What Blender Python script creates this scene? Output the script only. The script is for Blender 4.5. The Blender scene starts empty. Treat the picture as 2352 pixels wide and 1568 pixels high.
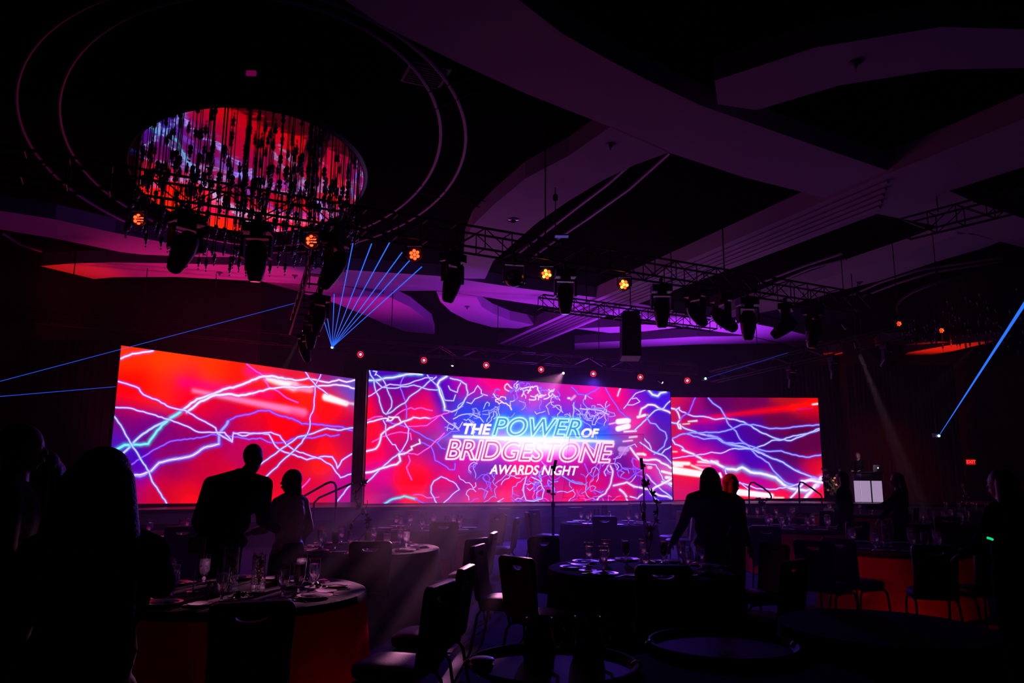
import bpy, bmesh, math, random
import numpy as np
from mathutils import Vector, Matrix, Euler
random.seed(7)
SC = bpy.context.scene
COL = SC.collection
PI = math.pi

# ------------------------------------------------------------------ camera
FPX, PIT, ROL, EYE = 1723.0, 0.1788, -0.0079, 1.62
cd = bpy.data.cameras.new('camera'); cam = bpy.data.objects.new('camera', cd); COL.objects.link(cam)
cd.sensor_width = 36.0; cd.lens = FPX/2352*36.0; cd.clip_start = 0.05; cd.clip_end = 200
cam.location = (0, 0, EYE)
cam.rotation_euler = (Matrix.Rotation(PI/2+PIT, 3, 'X') @ Matrix.Rotation(-ROL, 3, 'Z')).to_euler()
SC.camera = cam

# ------------------------------------------------------------------ view, world
SC.view_settings.view_transform = 'Standard'
SC.view_settings.look = 'None'
SC.view_settings.exposure = 0.0
SC.view_settings.gamma = 1.0
SC.view_settings.use_curve_mapping = False
SC.cycles.use_denoising = True
SC.cycles.max_bounces = 7
SC.cycles.diffuse_bounces = 2
SC.cycles.glossy_bounces = 3
SC.cycles.transmission_bounces = 6
SC.cycles.transparent_max_bounces = 16
SC.cycles.volume_bounces = 0
SC.cycles.caustics_reflective = False
SC.cycles.caustics_refractive = False
SC.cycles.sample_clamp_indirect = 2.0
W = bpy.data.worlds.new('world'); SC.world = W; W.use_nodes = True
W.node_tree.nodes['Background'].inputs[0].default_value = (0.004, 0.001, 0.010, 1)
W.node_tree.nodes['Background'].inputs[1].default_value = 0.02

# ------------------------------------------------------------------ where a point of the photograph stands
def ray(px, py):
    X, Y = px-1176.0, py-784.0
    c, s = math.cos(ROL), math.sin(ROL)
    X, Y = X*c+Y*s, -X*s+Y*c
    u, v = X/FPX, -Y/FPX
    c, s = math.cos(PIT), math.sin(PIT)
    return Vector((u, c-v*s, s+v*c))
def on_z(px, py, z):
    r = ray(px, py); return Vector((0, 0, EYE)) + r*((z-EYE)/r.z)
def on_y(px, py, y):
    r = ray(px, py); return Vector((0, 0, EYE)) + r*(y/r.y)

# ------------------------------------------------------------------ lamps (spots and par have fixtures built further down; uplights and washes are unseen)
def aim(o, frm, to):
    o.location = frm
    o.rotation_euler = (Vector(to)-Vector(frm)).to_track_quat('-Z', 'Y').to_euler()
def spot(name, frm, to, watts, colour, angle, blend=0.3, size=0.04, gobo=None):
    l = bpy.data.lights.new(name, 'SPOT'); l.energy = watts; l.color = colour
    l.spot_size = math.radians(angle); l.spot_blend = blend; l.shadow_soft_size = size
    o = bpy.data.objects.new(name, l); COL.objects.link(o); frm = Vector(frm); to = Vector(to); aim(o, frm+(to-frm).normalized()*.16, to)
    if gobo:                                       # a breakup pattern in the lamp's gate
        l.use_nodes = True; nt = l.node_tree; em = nt.nodes['Emission']
        g = nt.nodes.new('ShaderNodeTexCoord'); mp = nt.nodes.new('ShaderNodeMapping'); n = nt.nodes.new('ShaderNodeTexNoise')
        mp.inputs['Scale'].default_value = gobo[0]
        n.inputs['Scale'].default_value = 1.0; n.inputs['Detail'].default_value = 1.0
        r = nt.nodes.new('ShaderNodeMapRange'); r.inputs[1].default_value = gobo[1]; r.inputs[2].default_value = gobo[2]
        nt.links.new(g.outputs['Normal'], mp.inputs[0]); nt.links.new(mp.outputs[0], n.inputs[0])
        nt.links.new(n.outputs[0], r.inputs[0]); nt.links.new(r.outputs[0], em.inputs['Strength'])
    return o
TABLE_SPOT = on_y(1295, 855, 22.5)
spot('table_spot_light', TABLE_SPOT, (-1.15, 6.2, .8), 30000, (1.0, .33, .64), 9.6, .4, .05, ((52, 52, 52), .51, .60))
RIGHT_SPOT = on_y(1968, 785, 20.0)
spot('drape_spot_light', RIGHT_SPOT, on_y(2112, 1130, 20.4), 26000, (1.0, .62, .75), 8, .5, .05, ((44, 44, 44), .44, .60))
for px, py, y, tx, ty, ty_y, w, a in [(698, 768, 19, 655, 850, 18.5, 1500, 9), (1040, 842, 22.3, 1036, 872, 22.2, 500, 16),
                              (1523, 873, 22.3, 1570, 900, 22.0, 160, 16), (1943, 742, 19, 1968, 772, 19, 260, 14)]:
    spot('white_spot_light', on_y(px, py, y), on_y(tx, ty, ty_y), w, (1, .72, .80), a, .5, .04)
# uplighters behind the screens and along the walls throw violet, blue and red at the soffits
spot('violet_uplight', (7.0, 29.3, 1.2), (5.5, 25.5, 7.2), 4200, (.42, .03, 1.0), 130, 1.0, .3)
spot('violet_uplight', (1.2, 25.2, 1.2), (1.4, 22.2, 7.2), 900, (.50, .03, 1.0), 125, 1.0, .3)
spot('magenta_uplight', (-4.4, 23.9, 1.2), (-4.6, 20.4, 7.2), 750, (1.0, .015, .60), 130, 1.0, .3)
spot('violet_uplight', (-9.6, 17.6, 1.2), (-8.5, 18.5, 7.2), 90, (1.0, .04, .35), 130, 1.0, .3)
spot('red_uplight', (-12.0, 19.6, .3), (-12.1, 20.2, 7.2), 1500, (1.0, .014, .002), 25, 1.0, .1)
spot('red_uplight', (14.7, 32.7, .3), (14.8, 32.5, 7.2), 1500, (1.0, .02, .003), 30, 1.0, .1)
spot('red_uplight', (18.4, 31.4, .3), (18.4, 31.5, 7.2), 2400, (1.0, .02, .003), 34, 1.0, .1)
spot('magenta_uplight', (-7.7, 20.7, 1.2), (-8.3, 20.6, 7.2), 1300, (1.0, .015, .22), 75, 1.0, .3)
spot('red_wash_light', (14.4, 24.0, 6.6), (14.4, 29.8, 1.2), 150, (1.0, .02, .05), 50, 1.0, .1)
spot('orange_par_light', (-1.2, 10.2, 4.5), (2.95, 9.5, 1.52), 420, (1.0, .05, .01), 7, .5)
spot('blue_wash_light', (2.6, 23.0, 4.7), (.8, 17.0, 0), 2200, (.13, .04, 1.0), 75, .9, .1)
spot('blue_uplight', (4.5, 24.6, 1.0), (2.3, 26.0, 7.0), 1500, (.12, .08, 1.0), 50, 1.0, .1)

# ------------------------------------------------------------------ materials
MATS = {}
def mat(name, col, rough=.6, metal=0.0, spec=.5, noise=0.0, nscale=8.0, bump=0.0, bscale=60.0, emit=None, es=0.0, sheen=0.0):
    if name in MATS: return MATS[name]
    m = bpy.data.materials.new(name); m.use_nodes = True; nt = m.node_tree; b = nt.nodes['Principled BSDF']
    b.inputs['Base Color'].default_value = (*col, 1); b.inputs['Roughness'].default_value = rough
    b.inputs['Metallic'].default_value = metal; b.inputs['Specular IOR Level'].default_value = spec
    if sheen: b.inputs['Sheen Weight'].default_value = sheen
    if emit: b.inputs['Emission Color'].default_value = (*emit, 1); b.inputs['Emission Strength'].default_value = es
    if noise or bump:
        tc = nt.nodes.new('ShaderNodeTexCoord')
    if noise:
        n = nt.nodes.new('ShaderNodeTexNoise'); n.inputs['Scale'].default_value = nscale
        mx = nt.nodes.new('ShaderNodeMix'); mx.data_type = 'RGBA'
        mx.inputs[6].default_value = (*[c*(1-noise) for c in col], 1); mx.inputs[7].default_value = (*[min(1, c*(1+noise)) for c in col], 1)
        nt.links.new(tc.outputs['Object'], n.inputs[0]); nt.links.new(n.outputs[0], mx.inputs[0]); nt.links.new(mx.outputs[2], b.inputs['Base Color'])
    if bump:
        n2 = nt.nodes.new('ShaderNodeTexNoise'); n2.inputs['Scale'].default_value = bscale
        bp = nt.nodes.new('ShaderNodeBump'); bp.inputs['Strength'].default_value = bump; bp.inputs['Distance'].default_value = .01
        nt.links.new(tc.outputs['Object'], n2.inputs[0]); nt.links.new(n2.outputs[0], bp.inputs['Height']); nt.links.new(bp.outputs[0], b.inputs['Normal'])
    MATS[name] = m; return m
def emis(name, col, s):
    if name in MATS: return MATS[name]
    m = bpy.data.materials.new(name); m.use_nodes = True; nt = m.node_tree; nt.nodes.clear()
    e = nt.nodes.new('ShaderNodeEmission'); o = nt.nodes.new('ShaderNodeOutputMaterial')
    e.inputs[0].default_value = (*col, 1); e.inputs[1].default_value = s; nt.links.new(e.outputs[0], o.inputs[0])
    m.cycles.emission_sampling = 'NONE' if s < 30 else 'AUTO'
    MATS[name] = m; return m
def thin_glass(name, col=(1, 1, 1), gloss=.16):
    m = bpy.data.materials.new(name); m.use_nodes = True; nt = m.node_tree; nt.nodes.clear()
    t = nt.nodes.new('ShaderNodeBsdfTransparent'); t.inputs[0].default_value = (*col, 1)
    g = nt.nodes.new('ShaderNodeBsdfGlossy'); g.inputs['Roughness'].default_value = .04
    f = nt.nodes.new('ShaderNodeLayerWeight'); f.inputs[0].default_value = .35
    a = nt.nodes.new('ShaderNodeMath'); a.operation = 'MULTIPLY_ADD'; a.inputs[1].default_value = .75; a.inputs[2].default_value = gloss
    mx = nt.nodes.new('ShaderNodeMixShader'); o = nt.nodes.new('ShaderNodeOutputMaterial')
    nt.links.new(f.outputs['Facing'], a.inputs[0]); nt.links.new(a.outputs[0], mx.inputs[0])
    nt.links.new(t.outputs[0], mx.inputs[1]); nt.links.new(g.outputs[0], mx.inputs[2]); nt.links.new(mx.outputs[0], o.inputs[0])
    MATS[name] = m; return m
def water_mat(name, col, ior=1.33):
    m = bpy.data.materials.new(name); m.use_nodes = True; nt = m.node_tree; nt.nodes.clear()
    g = nt.nodes.new('ShaderNodeBsdfGlass'); g.inputs['Color'].default_value = (*col, 1); g.inputs['IOR'].default_value = ior; g.inputs['Roughness'].default_value = 0.02
    t = nt.nodes.new('ShaderNodeBsdfTranslucent'); t.inputs[0].default_value = (.95, .9, .95, 1)   # cloudy ice in the water
    n = nt.nodes.new('ShaderNodeTexNoise'); n.inputs['Scale'].default_value = 55; tc = nt.nodes.new('ShaderNodeTexCoord'); r = nt.nodes.new('ShaderNodeMapRange')
    r.inputs[1].default_value = .4; r.inputs[2].default_value = .65; r.inputs[3].default_value = .10; r.inputs[4].default_value = .55
    nt.links.new(tc.outputs['Object'], n.inputs[0]); nt.links.new(n.outputs[0], r.inputs[0])
    mx = nt.nodes.new('ShaderNodeMixShader'); nt.links.new(r.outputs[0], mx.inputs[0]); nt.links.new(g.outputs[0], mx.inputs[1]); nt.links.new(t.outputs[0], mx.inputs[2])
    o = nt.nodes.new('ShaderNodeOutputMaterial'); nt.links.new(mx.outputs[0], o.inputs[0]); MATS[name] = m; return m
def cloth_mat(name, col, trans):
    m = bpy.data.materials.new(name); m.use_nodes = True; nt = m.node_tree; nt.nodes.clear()
    d = nt.nodes.new('ShaderNodeBsdfDiffuse'); d.inputs[0].default_value = (*col, 1)
    t = nt.nodes.new('ShaderNodeBsdfTranslucent'); t.inputs[0].default_value = (*[min(1, c*1.3) for c in col], 1)
    n = nt.nodes.new('ShaderNodeTexNoise'); n.inputs['Scale'].default_value = 3.5; n.inputs['Detail'].default_value = 4
    tc = nt.nodes.new('ShaderNodeTexCoord'); nt.links.new(tc.outputs['Object'], n.inputs[0])
    r = nt.nodes.new('ShaderNodeMapRange'); r.inputs[1].default_value = .3; r.inputs[2].default_value = .7
    r.inputs[3].default_value = trans*.7; r.inputs[4].default_value = trans*1.2; nt.links.new(n.outputs[0], r.inputs[0])
    mx = nt.nodes.new('ShaderNodeMixShader'); o = nt.nodes.new('ShaderNodeOutputMaterial')
    nt.links.new(r.outputs[0], mx.inputs[0]); nt.links.new(d.outputs[0], mx.inputs[1]); nt.links.new(t.outputs[0], mx.inputs[2]); nt.links.new(mx.outputs[0], o.inputs[0])
    MATS[name] = m; return m

CARPET = mat('patterned carpet', (.075, .06, .14), .95, spec=.1, noise=.6, nscale=2.6, bump=.4, bscale=90)
CEILB = mat('black ceiling', (.0035, .003, .005), .9, spec=0, noise=.4, nscale=1.2)
SOFF = mat('painted plaster soffit', (.52, .42, .52), .9, spec=0, noise=.05, nscale=1.5, bump=.05, bscale=30)
SOFFD = mat('shaded soffit side', (.20, .13, .15), .9, noise=.1, nscale=1.5)  # unused darker copy of the soffit paint, shade of the sides in its colour
WALLM = mat('dark fabric wall', (.018, .012, .016), .9, spec=0, noise=.3, nscale=3, bump=.3, bscale=40)
DRAPE = mat('black velour drape', (.012, .011, .016), .95, noise=.3, nscale=6, bump=.2, bscale=50)
DRAPER = mat('dark red velour drape', (.16, .03, .04), .9, noise=.3, nscale=5, bump=.2, bscale=50)
STAGEM = mat('stage deck', (.03, .03, .04), .5, noise=.3, nscale=4)
FASCIA = mat('grey stage fascia', (.42, .34, .44), .8, noise=.15, nscale=30, bump=.3, bscale=80)
BLACKM = mat('matt black metal', (.012, .012, .014), .45, metal=.3, noise=.2, nscale=20)
TRUSSM = mat('brushed aluminium', (.045, .045, .05), .38, metal=.9, noise=.2, nscale=25)
RAILM = mat('painted rail steel', (.03, .03, .035), .4, metal=.5, noise=.2, nscale=20)
PLAST = mat('black plastic', (.010, .010, .012), .35, spec=.5, noise=.2, nscale=12)
FABB = mat('black chair vinyl', (.012, .010, .013), .5, spec=.4, noise=.25, nscale=14, bump=.15, bscale=120)
CHLEG = mat('black chair tube', (.010, .009, .011), .4, metal=.5, noise=.2, nscale=30)
TOPCL = mat('dark satin overlay', (.022, .014, .022), .8, spec=.05, noise=.2, nscale=6, bump=.6, bscale=9)
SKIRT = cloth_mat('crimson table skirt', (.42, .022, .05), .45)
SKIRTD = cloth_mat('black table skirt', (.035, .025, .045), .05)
PORC = mat('glazed porcelain', (.70, .62, .66), .28, spec=.6, noise=.05, nscale=9)
NAPK = mat('folded napkin', (.10, .07, .10), .7, noise=.15, nscale=20, bump=.2, bscale=60)
STEEL = mat('polished steel', (.75, .73, .75), .16, metal=1.0, noise=.05, nscale=12)
CHROME = mat('dark chrome', (.30, .29, .31), .12, metal=1.0, noise=.1, nscale=6)
GLASS = thin_glass('clear drinking glass')
PANE = thin_glass('clear acrylic pane', (.96, .95, .97), .01)
WATER = water_mat('iced water', (.96, .95, .98))
TEA = mat('milky iced drink', (.55, .36, .42), .35, spec=.6, noise=.2, nscale=30)
PETAL = mat('pale petal', (.62, .36, .40), .6, noise=.3, nscale=12)
PINKP = mat('pink petal', (.85, .10, .30), .4, noise=.3, nscale=12)
LEAFM = mat('dark green leaf', (.05, .09, .03), .6, noise=.4, nscale=10)
BREAD = mat('bread roll', (.45, .22, .10), .8, noise=.3, nscale=18, bump=.3, bscale=40)
CARD = mat('cream card', (.42, .26, .27), .7, noise=.05, nscale=15)
INK = mat('black ink', (.01, .01, .01), .8, noise=.1, nscale=9)
SKIN = mat('skin', (.42, .24, .18), .5, noise=.1, nscale=9)
HAIRD = mat('dark hair', (.018, .011, .010), .5, noise=.4, nscale=40, bump=.5, bscale=90)
HAIRR = mat('auburn hair', (.30, .07, .03), .5, noise=.4, nscale=40, bump=.5, bscale=90)
SUIT = mat('black suit cloth', (.004, .0035, .005), .95, spec=.04, noise=.2, nscale=12, bump=.2, bscale=50)
NAVY = mat('navy cloth', (.012, .010, .022), .9, spec=.15, noise=.2, nscale=12, bump=.2, bscale=50)
BLOUSE = mat('pale satin blouse', (.62, .45, .44), .45, noise=.2, nscale=10, bump=.3, bscale=18)
MIRROR = mat('mirror polished canopy', (.62, .60, .62), .045, metal=1.0, bump=.30, bscale=2.2)
CRYST = mat('smoked crystal', (.85, .72, .85), .18, metal=.9, spec=.9, noise=.1, nscale=30)
ROD = mat('blackened rod', (.015, .013, .018), .4, metal=.6, noise=.2, nscale=30)
RINGM = mat('ceiling track', (.32, .20, .34), .45, metal=.2, noise=.1, nscale=10)
WHITEP = mat('white lit panel', (.8, .8, .8), .5, noise=.02, nscale=4, emit=(.50, .34, .58), es=.75)

# ------------------------------------------------------------------ mesh helpers
class MB:
    """collects shapes into one mesh"""
    def __init__(s): s.v = []; s.f = []
    def add(s, vs, fs):
        b = len(s.v); s.v += [tuple(v) for v in vs]; s.f += [tuple(i+b for i in f) for f in fs]; return s
    def box(s, c, d, R=None, taper=1.0):
        x, y, z = d[0]/2, d[1]/2, d[2]/2
        vs = [Vector((sx*x*(taper if sz > 0 else 1), sy*y*(taper if sz > 0 else 1), sz*z)) for sx, sy, sz in
              [(-1,-1,-1),(1,-1,-1),(1,1,-1),(-1,1,-1),(-1,-1,1),(1,-1,1),(1,1,1),(-1,1,1)]]
        if R is not None: vs = [R @ v for v in vs]
        c = Vector(c)
        return s.add([v+c for v in vs], [(3,2,1,0),(4,5,6,7),(0,1,5,4),(1,2,6,5),(2,3,7,6),(3,0,4,7)])
    def tube(s, pts, r, n=8, closed=False):
        pts = [Vector(p) for p in pts]; m = len(pts); rs = r if isinstance(r, (list, tuple)) else [r]*m
        vs = []; up = Vector((0, 0, 1)); prev = None
        for i, p in enumerate(pts):
            if closed: t = pts[(i+1) % m]-pts[i-1]
            else: t = pts[min(i+1, m-1)]-pts[max(i-1, 0)]
            t.normalize()
            a = prev if prev is not None else (Vector((1, 0, 0)) if abs(t.z) > .9 else up)
            u = (a - t*a.dot(t)); u.normalize(); w = t.cross(u); prev = u
            vs += [p+(u*math.cos(2*PI*k/n)+w*math.sin(2*PI*k/n))*rs[i] for k in range(n)]
        fs = []
        for i in range(m if closed else m-1):
            j = (i+1) % m
            fs += [(i*n+k, i*n+(k+1) % n, j*n+(k+1) % n, j*n+k) for k in range(n)]
        if not closed: fs += [tuple(range(n))[::-1], tuple((m-1)*n+k for k in range(n))]
        return s.add(vs, fs)
    def lathe(s, prof, n=20, c=(0, 0, 0), wave=None, R=None):
        c = Vector(c); vs = []
        for r, z in prof:
            for k in range(n):
                a = 2*PI*k/n; rr = r*(1+wave(a, z)) if wave else r
                v = Vector((rr*math.cos(a), rr*math.sin(a), z))
                if R is not None: v = R @ v
                vs.append(v+c)
        m = len(prof); fs = [(i*n+k, i*n+(k+1) % n, (i+1)*n+(k+1) % n, (i+1)*n+k) for i in range(m-1) for k in range(n)]
        if prof[0][0] > 1e-4: fs.append(tuple(range(n))[::-1])
        if prof[-1][0] > 1e-4: fs.append(tuple((m-1)*n+k for k in range(n)))
        return s.add(vs, fs)
    def ell(s, c, r, R=None, n=12, m=8):
        prof = [(max(1e-5, math.sin(PI*i/m)), -math.cos(PI*i/m)) for i in range(m+1)]
        vs = []; c = Vector(c)
        for q, z in prof:
            for k in range(n):
                a = 2*PI*k/n; v = Vector((q*math.cos(a)*r[0], q*math.sin(a)*r[1], z*r[2]))
                if R is not None: v = R @ v
                vs.append(v+c)
        return s.add(vs, [(i*n+k, i*n+(k+1) % n, (i+1)*n+(k+1) % n, (i+1)*n+k) for i in range(m) for k in range(n)])
    def cap(s, p0, r0, p1, r1, n=12, st=5):
        """tapered capsule made of overlapping balls joined by a tube"""
        p0, p1 = Vector(p0), Vector(p1)
        s.ell(p0, (r0,)*3, n=n, m=8); s.ell(p1, (r1,)*3, n=n, m=8)
        return s.tube([p0, p0.lerp(p1, .5), p1], [r0, (r0+r1)/2, r1], n)
    def sheet(s, P, th):
        """grid of points P[i][j] given thickness th along its normal"""
        a, b = len(P), len(P[0]); nrm = (Vector(P[0][-1])-Vector(P[0][0])).cross(Vector(P[-1][0])-Vector(P[0][0])).normalized()*th
        vs = [Vector(p) for row in P for p in row]; vs2 = [v-nrm for v in vs]; N = len(vs)
        fs = [(i*b+j, i*b+j+1, (i+1)*b+j+1, (i+1)*b+j) for i in range(a-1) for j in range(b-1)]
        fs2 = [tuple(k+N for k in f[::-1]) for f in fs]
        edge = [j for j in range(b)]+[i*b+b-1 for i in range(1, a)]+[(a-1)*b+j for j in range(b-2, -1, -1)]+[i*b for i in range(a-2, 0, -1)]
        ed = [(edge[(k+1) % len(edge)], edge[k], edge[k]+N, edge[(k+1) % len(edge)]+N) for k in range(len(edge))]
        return s.add(vs+vs2, fs+fs2+ed)
    def mesh(s, name, m, smooth=True):
        me = bpy.data.meshes.new(name); me.from_pydata(s.v, [], s.f); me.update()
        bm = bmesh.new(); bm.from_mesh(me); bmesh.ops.recalc_face_normals(bm, faces=bm.faces); bm.to_mesh(me); bm.free()
        if m: me.materials.append(m)
        if smooth: me.shade_smooth(); smooth_angle(me)
        return me
    def build(s, name, m, parent=None, smooth=True, loc=None):
        return link(name, s.mesh(name, m, smooth), parent, loc)
def smooth_angle(me, ang=math.radians(40)):
    bm = bmesh.new(); bm.from_mesh(me)
    for e in bm.edges:
        if len(e.link_faces) == 2 and e.calc_face_angle(0) > ang: e.smooth = False
    bm.to_mesh(me); bm.free()
def link(name, me, parent=None, loc=None, rot=None):
    o = bpy.data.objects.new(name, me); COL.objects.link(o)
    if parent: o.parent = parent
    if loc is not None: o.location = loc
    if rot is not None: o.rotation_euler = rot
    return o
def tag(o, label=None, cat=None, group=None, kind=None):
    if label: o['label'] = label
    if cat: o['category'] = cat
    if group: o['group'] = group
    if kind: o['kind'] = kind
    return o
def thing(name, label, cat, loc=(0, 0, 0), rz=0.0, group=None):
    o = bpy.data.objects.new(name, None); COL.objects.link(o); o.location = loc; o.rotation_euler = (0, 0, rz)
    o.empty_display_size = .1
    return tag(o, label, cat, group)
def struct(o): o['kind'] = 'structure'; return o
def copy_tree(o, label=None, loc=None, rz=None, parent=None):
    c = o.copy(); COL.objects.link(c); c.parent = parent
    if label: c['label'] = label
    if loc is not None: c.location = loc
    if rz is not None: c.rotation_euler = (0, 0, rz)
    for ch in list(o.children): copy_tree(ch, parent=c)
    return c
def baked(name, mb, material, voxel, smooth_it=4, sub=False):
    """fuse overlapping closed shapes into one continuous skin"""
    me = mb.mesh(name, material, False); o = bpy.data.objects.new(name, me); COL.objects.link(o)
    r = o.modifiers.new('r', 'REMESH'); r.mode = 'VOXEL'; r.voxel_size = voxel; r.use_smooth_shade = True
    if smooth_it:
        sm = o.modifiers.new('s', 'SMOOTH'); sm.iterations = smooth_it; sm.factor = .5
    dg = bpy.context.evaluated_depsgraph_get(); dg.update()
    out = bpy.data.meshes.new_from_object(o.evaluated_get(dg)); out.name = name
    bpy.data.objects.remove(o); out.materials.clear(); out.materials.append(material); out.shade_smooth()
    return out
# ------------------------------------------------------------------ LED screens
# picture content is drawn by the script: colour fields, lightning strokes and lettering, as flat print on each screen
def homog(src, dst):
    A = []
    for (x, y), (u, v) in zip(src, dst):
        A.append([x, y, 1, 0, 0, 0, -u*x, -u*y, -u]); A.append([0, 0, 0, x, y, 1, -v*x, -v*y, -v])
    return np.linalg.svd(np.array(A, float))[2][-1].reshape(3, 3)
def srgb(h):
    c = np.array([int(h[i:i+2], 16)/255 for i in (0, 2, 4)])
    return np.where(c <= .04045, c/12.92, ((c+.055)/1.055)**2.4)
class Pic:
    def __init__(s, corners, w, h):                 # corners: where TL, TR, BR, BL stand in the photograph
        s.w, s.h = w, h
        H = homog([(0, 1), (1, 1), (1, 0), (0, 0)], corners)
        u, v = np.meshgrid((np.arange(w)+.5)/w, (np.arange(h)+.5)/h)
        q = H @ np.stack([u.ravel(), v.ravel(), np.ones(w*h)]); s.X = (q[0]/q[2]).reshape(h, w); s.Y = (q[1]/q[2]).reshape(h, w)
        Hi = np.linalg.inv(H); s.Hi = Hi; s.img = np.zeros((h, w, 3))
    def box(s, x0, y0, x1, y1):
        q = s.Hi @ np.array([[x0, x1, x1, x0], [y0, y0, y1, y1], [1, 1, 1, 1]], float); u = q[0]/q[2]*s.w; v = q[1]/q[2]*s.h
        a, b, c, d = int(max(0, u.min()-2)), int(min(s.w, u.max()+3)), int(max(0, v.min()-2)), int(min(s.h, v.max()+3))
        return (slice(c, d), slice(a, b)) if b > a and d > c else None
    def field(s, pts, sig):
        num = np.zeros_like(s.img); den = np.zeros((s.h, s.w))+1e-9
        for x, y, c in pts:
            d2 = (s.X-x)**2+(s.Y-y)**2; wt = np.exp(-d2/(2*sig*sig))+2e-4/(1+d2/2000.)
            num += wt[..., None]*srgb(c); den += wt
        s.img = num/den[..., None]
    def stroke(s, pts, w, core, glow, gk=.8, jit=1.0, seed=0):
        rnd = random.Random(seed*77+len(pts)); P = [np.array(pts[0], float)]
        for a, b in zip(pts[:-1], pts[1:]):
            a, b = np.array(a, float), np.array(b, float); L = np.hypot(*(b-a)); n = max(1, int(L/7))
            t = (b-a)/max(L, 1e-6); nn = np.array([-t[1], t[0]])
            for k in range(1, n+1):
                P.append(a+(b-a)*k/n+(nn*rnd.uniform(-1, 1)*jit*1.1 if k < n else 0))
        P = np.array(P); R = w*1.1+7
        bx = s.box(P[:, 0].min()-R, P[:, 1].min()-R, P[:, 0].max()+R, P[:, 1].max()+R)
        if bx is None: return
        D = np.full(s.X[bx].shape, 99.)
        for a, b in zip(P[:-1], P[1:]):
            sb = s.box(min(a[0], b[0])-R, min(a[1], b[1])-R, max(a[0], b[0])+R, max(a[1], b[1])+R)
            if sb is None: continue
            X, Y = s.X[sb], s.Y[sb]; d = b-a; t = np.clip(((X-a[0])*d[0]+(Y-a[1])*d[1])/max(d@d, 1e-9), 0, 1)
            ds = np.hypot(X-a[0]-t*d[0], Y-a[1]-t*d[1])
            r0, c0 = sb[0].start-bx[0].start, sb[1].start-bx[1].start
            sl = (slice(r0, r0+ds.shape[0]), slice(c0, c0+ds.shape[1])); D[sl] = np.minimum(D[sl], ds)
        g = np.exp(-(D/(w*.72+1.1))**2)[..., None]*gk; k = np.clip(1.3-(D/(w*.46+.55)), 0, 1)[..., None]
        im = s.img[bx]; im = im*(1-g)+srgb(glow)*g; s.img[bx] = im*(1-k)+srgb(core)*k
    def streak(s, a, b, w0, w1, col, soft=3.0, amt=1.0):
        a, b = np.array(a, float), np.array(b, float); R = max(w0, w1)+soft*2
        bx = s.box(min(a[0], b[0])-R, min(a[1], b[1])-R, max(a[0], b[0])+R, max(a[1], b[1])+R)
        if bx is None: return
        X, Y = s.X[bx], s.Y[bx]; d = b-a; t = np.clip(((X-a[0])*d[0]+(Y-a[1])*d[1])/(d@d), 0, 1)
        D = np.hypot(X-a[0]-t*d[0], Y-a[1]-t*d[1])-(w0+(w1-w0)*t)/2
        k = (1/(1+np.exp(np.clip(D/(soft*.35), -40, 40))))[..., None]*amt; s.img[bx] = s.img[bx]*(1-k)+srgb(col)*k
    def blob(s, x, y, r, col, add):
        g = np.exp(-(((s.X-x)/r[0])**2+((s.Y-y)/r[1])**2))[..., None]*add; s.img += g*srgb(col)
    def letters(s, text, box, shear, slope, bold, fill, outline=None, ow=1.3, glow=None, gr=9., famt=1.0, fat=0.):
        """box = x0, y0, x1, y1 of the word in the photograph"""
        cu = bpy.data.curves.new('lettering', 'FONT'); cu.body = text; cu.offset = bold; cu.fill_mode = 'NONE'; cu.resolution_u = 5
        ob = bpy.data.objects.new('lettering', cu); COL.objects.link(ob)
        dg = bpy.context.evaluated_depsgraph_get(); dg.update(); me = bpy.data.meshes.new_from_object(ob.evaluated_get(dg))
        V = np.array([v.co[:2] for v in me.vertices]); E = np.array([e.vertices[:] for e in me.edges]); bpy.data.objects.remove(ob); bpy.data.meshes.remove(me)
        V = V-V.min(0); ht = V[:, 1].max(); V[:, 0] += V[:, 1]*shear; V[:, 0] -= V[:, 0].min(); wd = V[:, 0].max()
        x0, y0, x1, y1 = box; Px = x0+V[:, 0]/wd*(x1-x0); Py = y1-V[:, 1]/ht*(y1-y0); Py = Py+(Px-x0)*slope
        R = gr*2.2; bx = s.box(x0-R, y0-R, x1+R, y1+R+(x1-x0)*abs(slope)); X, Y = s.X[bx], s.Y[bx]
        ins = np.zeros(X.shape, bool); D = np.full(X.shape, 99.)
        for i, j in E:
            ax, ay, bx_, by = Px[i], Py[i], Px[j], Py[j]
            if ay != by:
                c = (ay > Y) != (by > Y); ins ^= c & (X < (bx_-ax)*(Y-ay)/(by-ay)+ax)
            dx, dy = bx_-ax, by-ay; t = np.clip(((X-ax)*dx+(Y-ay)*dy)/max(dx*dx+dy*dy, 1e-9), 0, 1)
            D = np.minimum(D, np.hypot(X-ax-t*dx, Y-ay-t*dy))
        im = s.img[bx]
        if glow is not None:
            g = (np.exp(-(np.where(ins, 0, D)/gr)**2)*.9)[..., None]; im = im*(1-g)+srgb(glow)*g
        S = np.where(ins, -D, D)-fat; D = np.abs(S)
        k = np.clip(.5-S/.9, 0, 1)[..., None]*famt; im = im*(1-k)+srgb(fill)*k
        if outline is not None:
            k = np.clip(1.35-D/ow, 0, 1)[..., None]; im = im*(1-k)+srgb(outline)*k
        s.img[bx] = im
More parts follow.
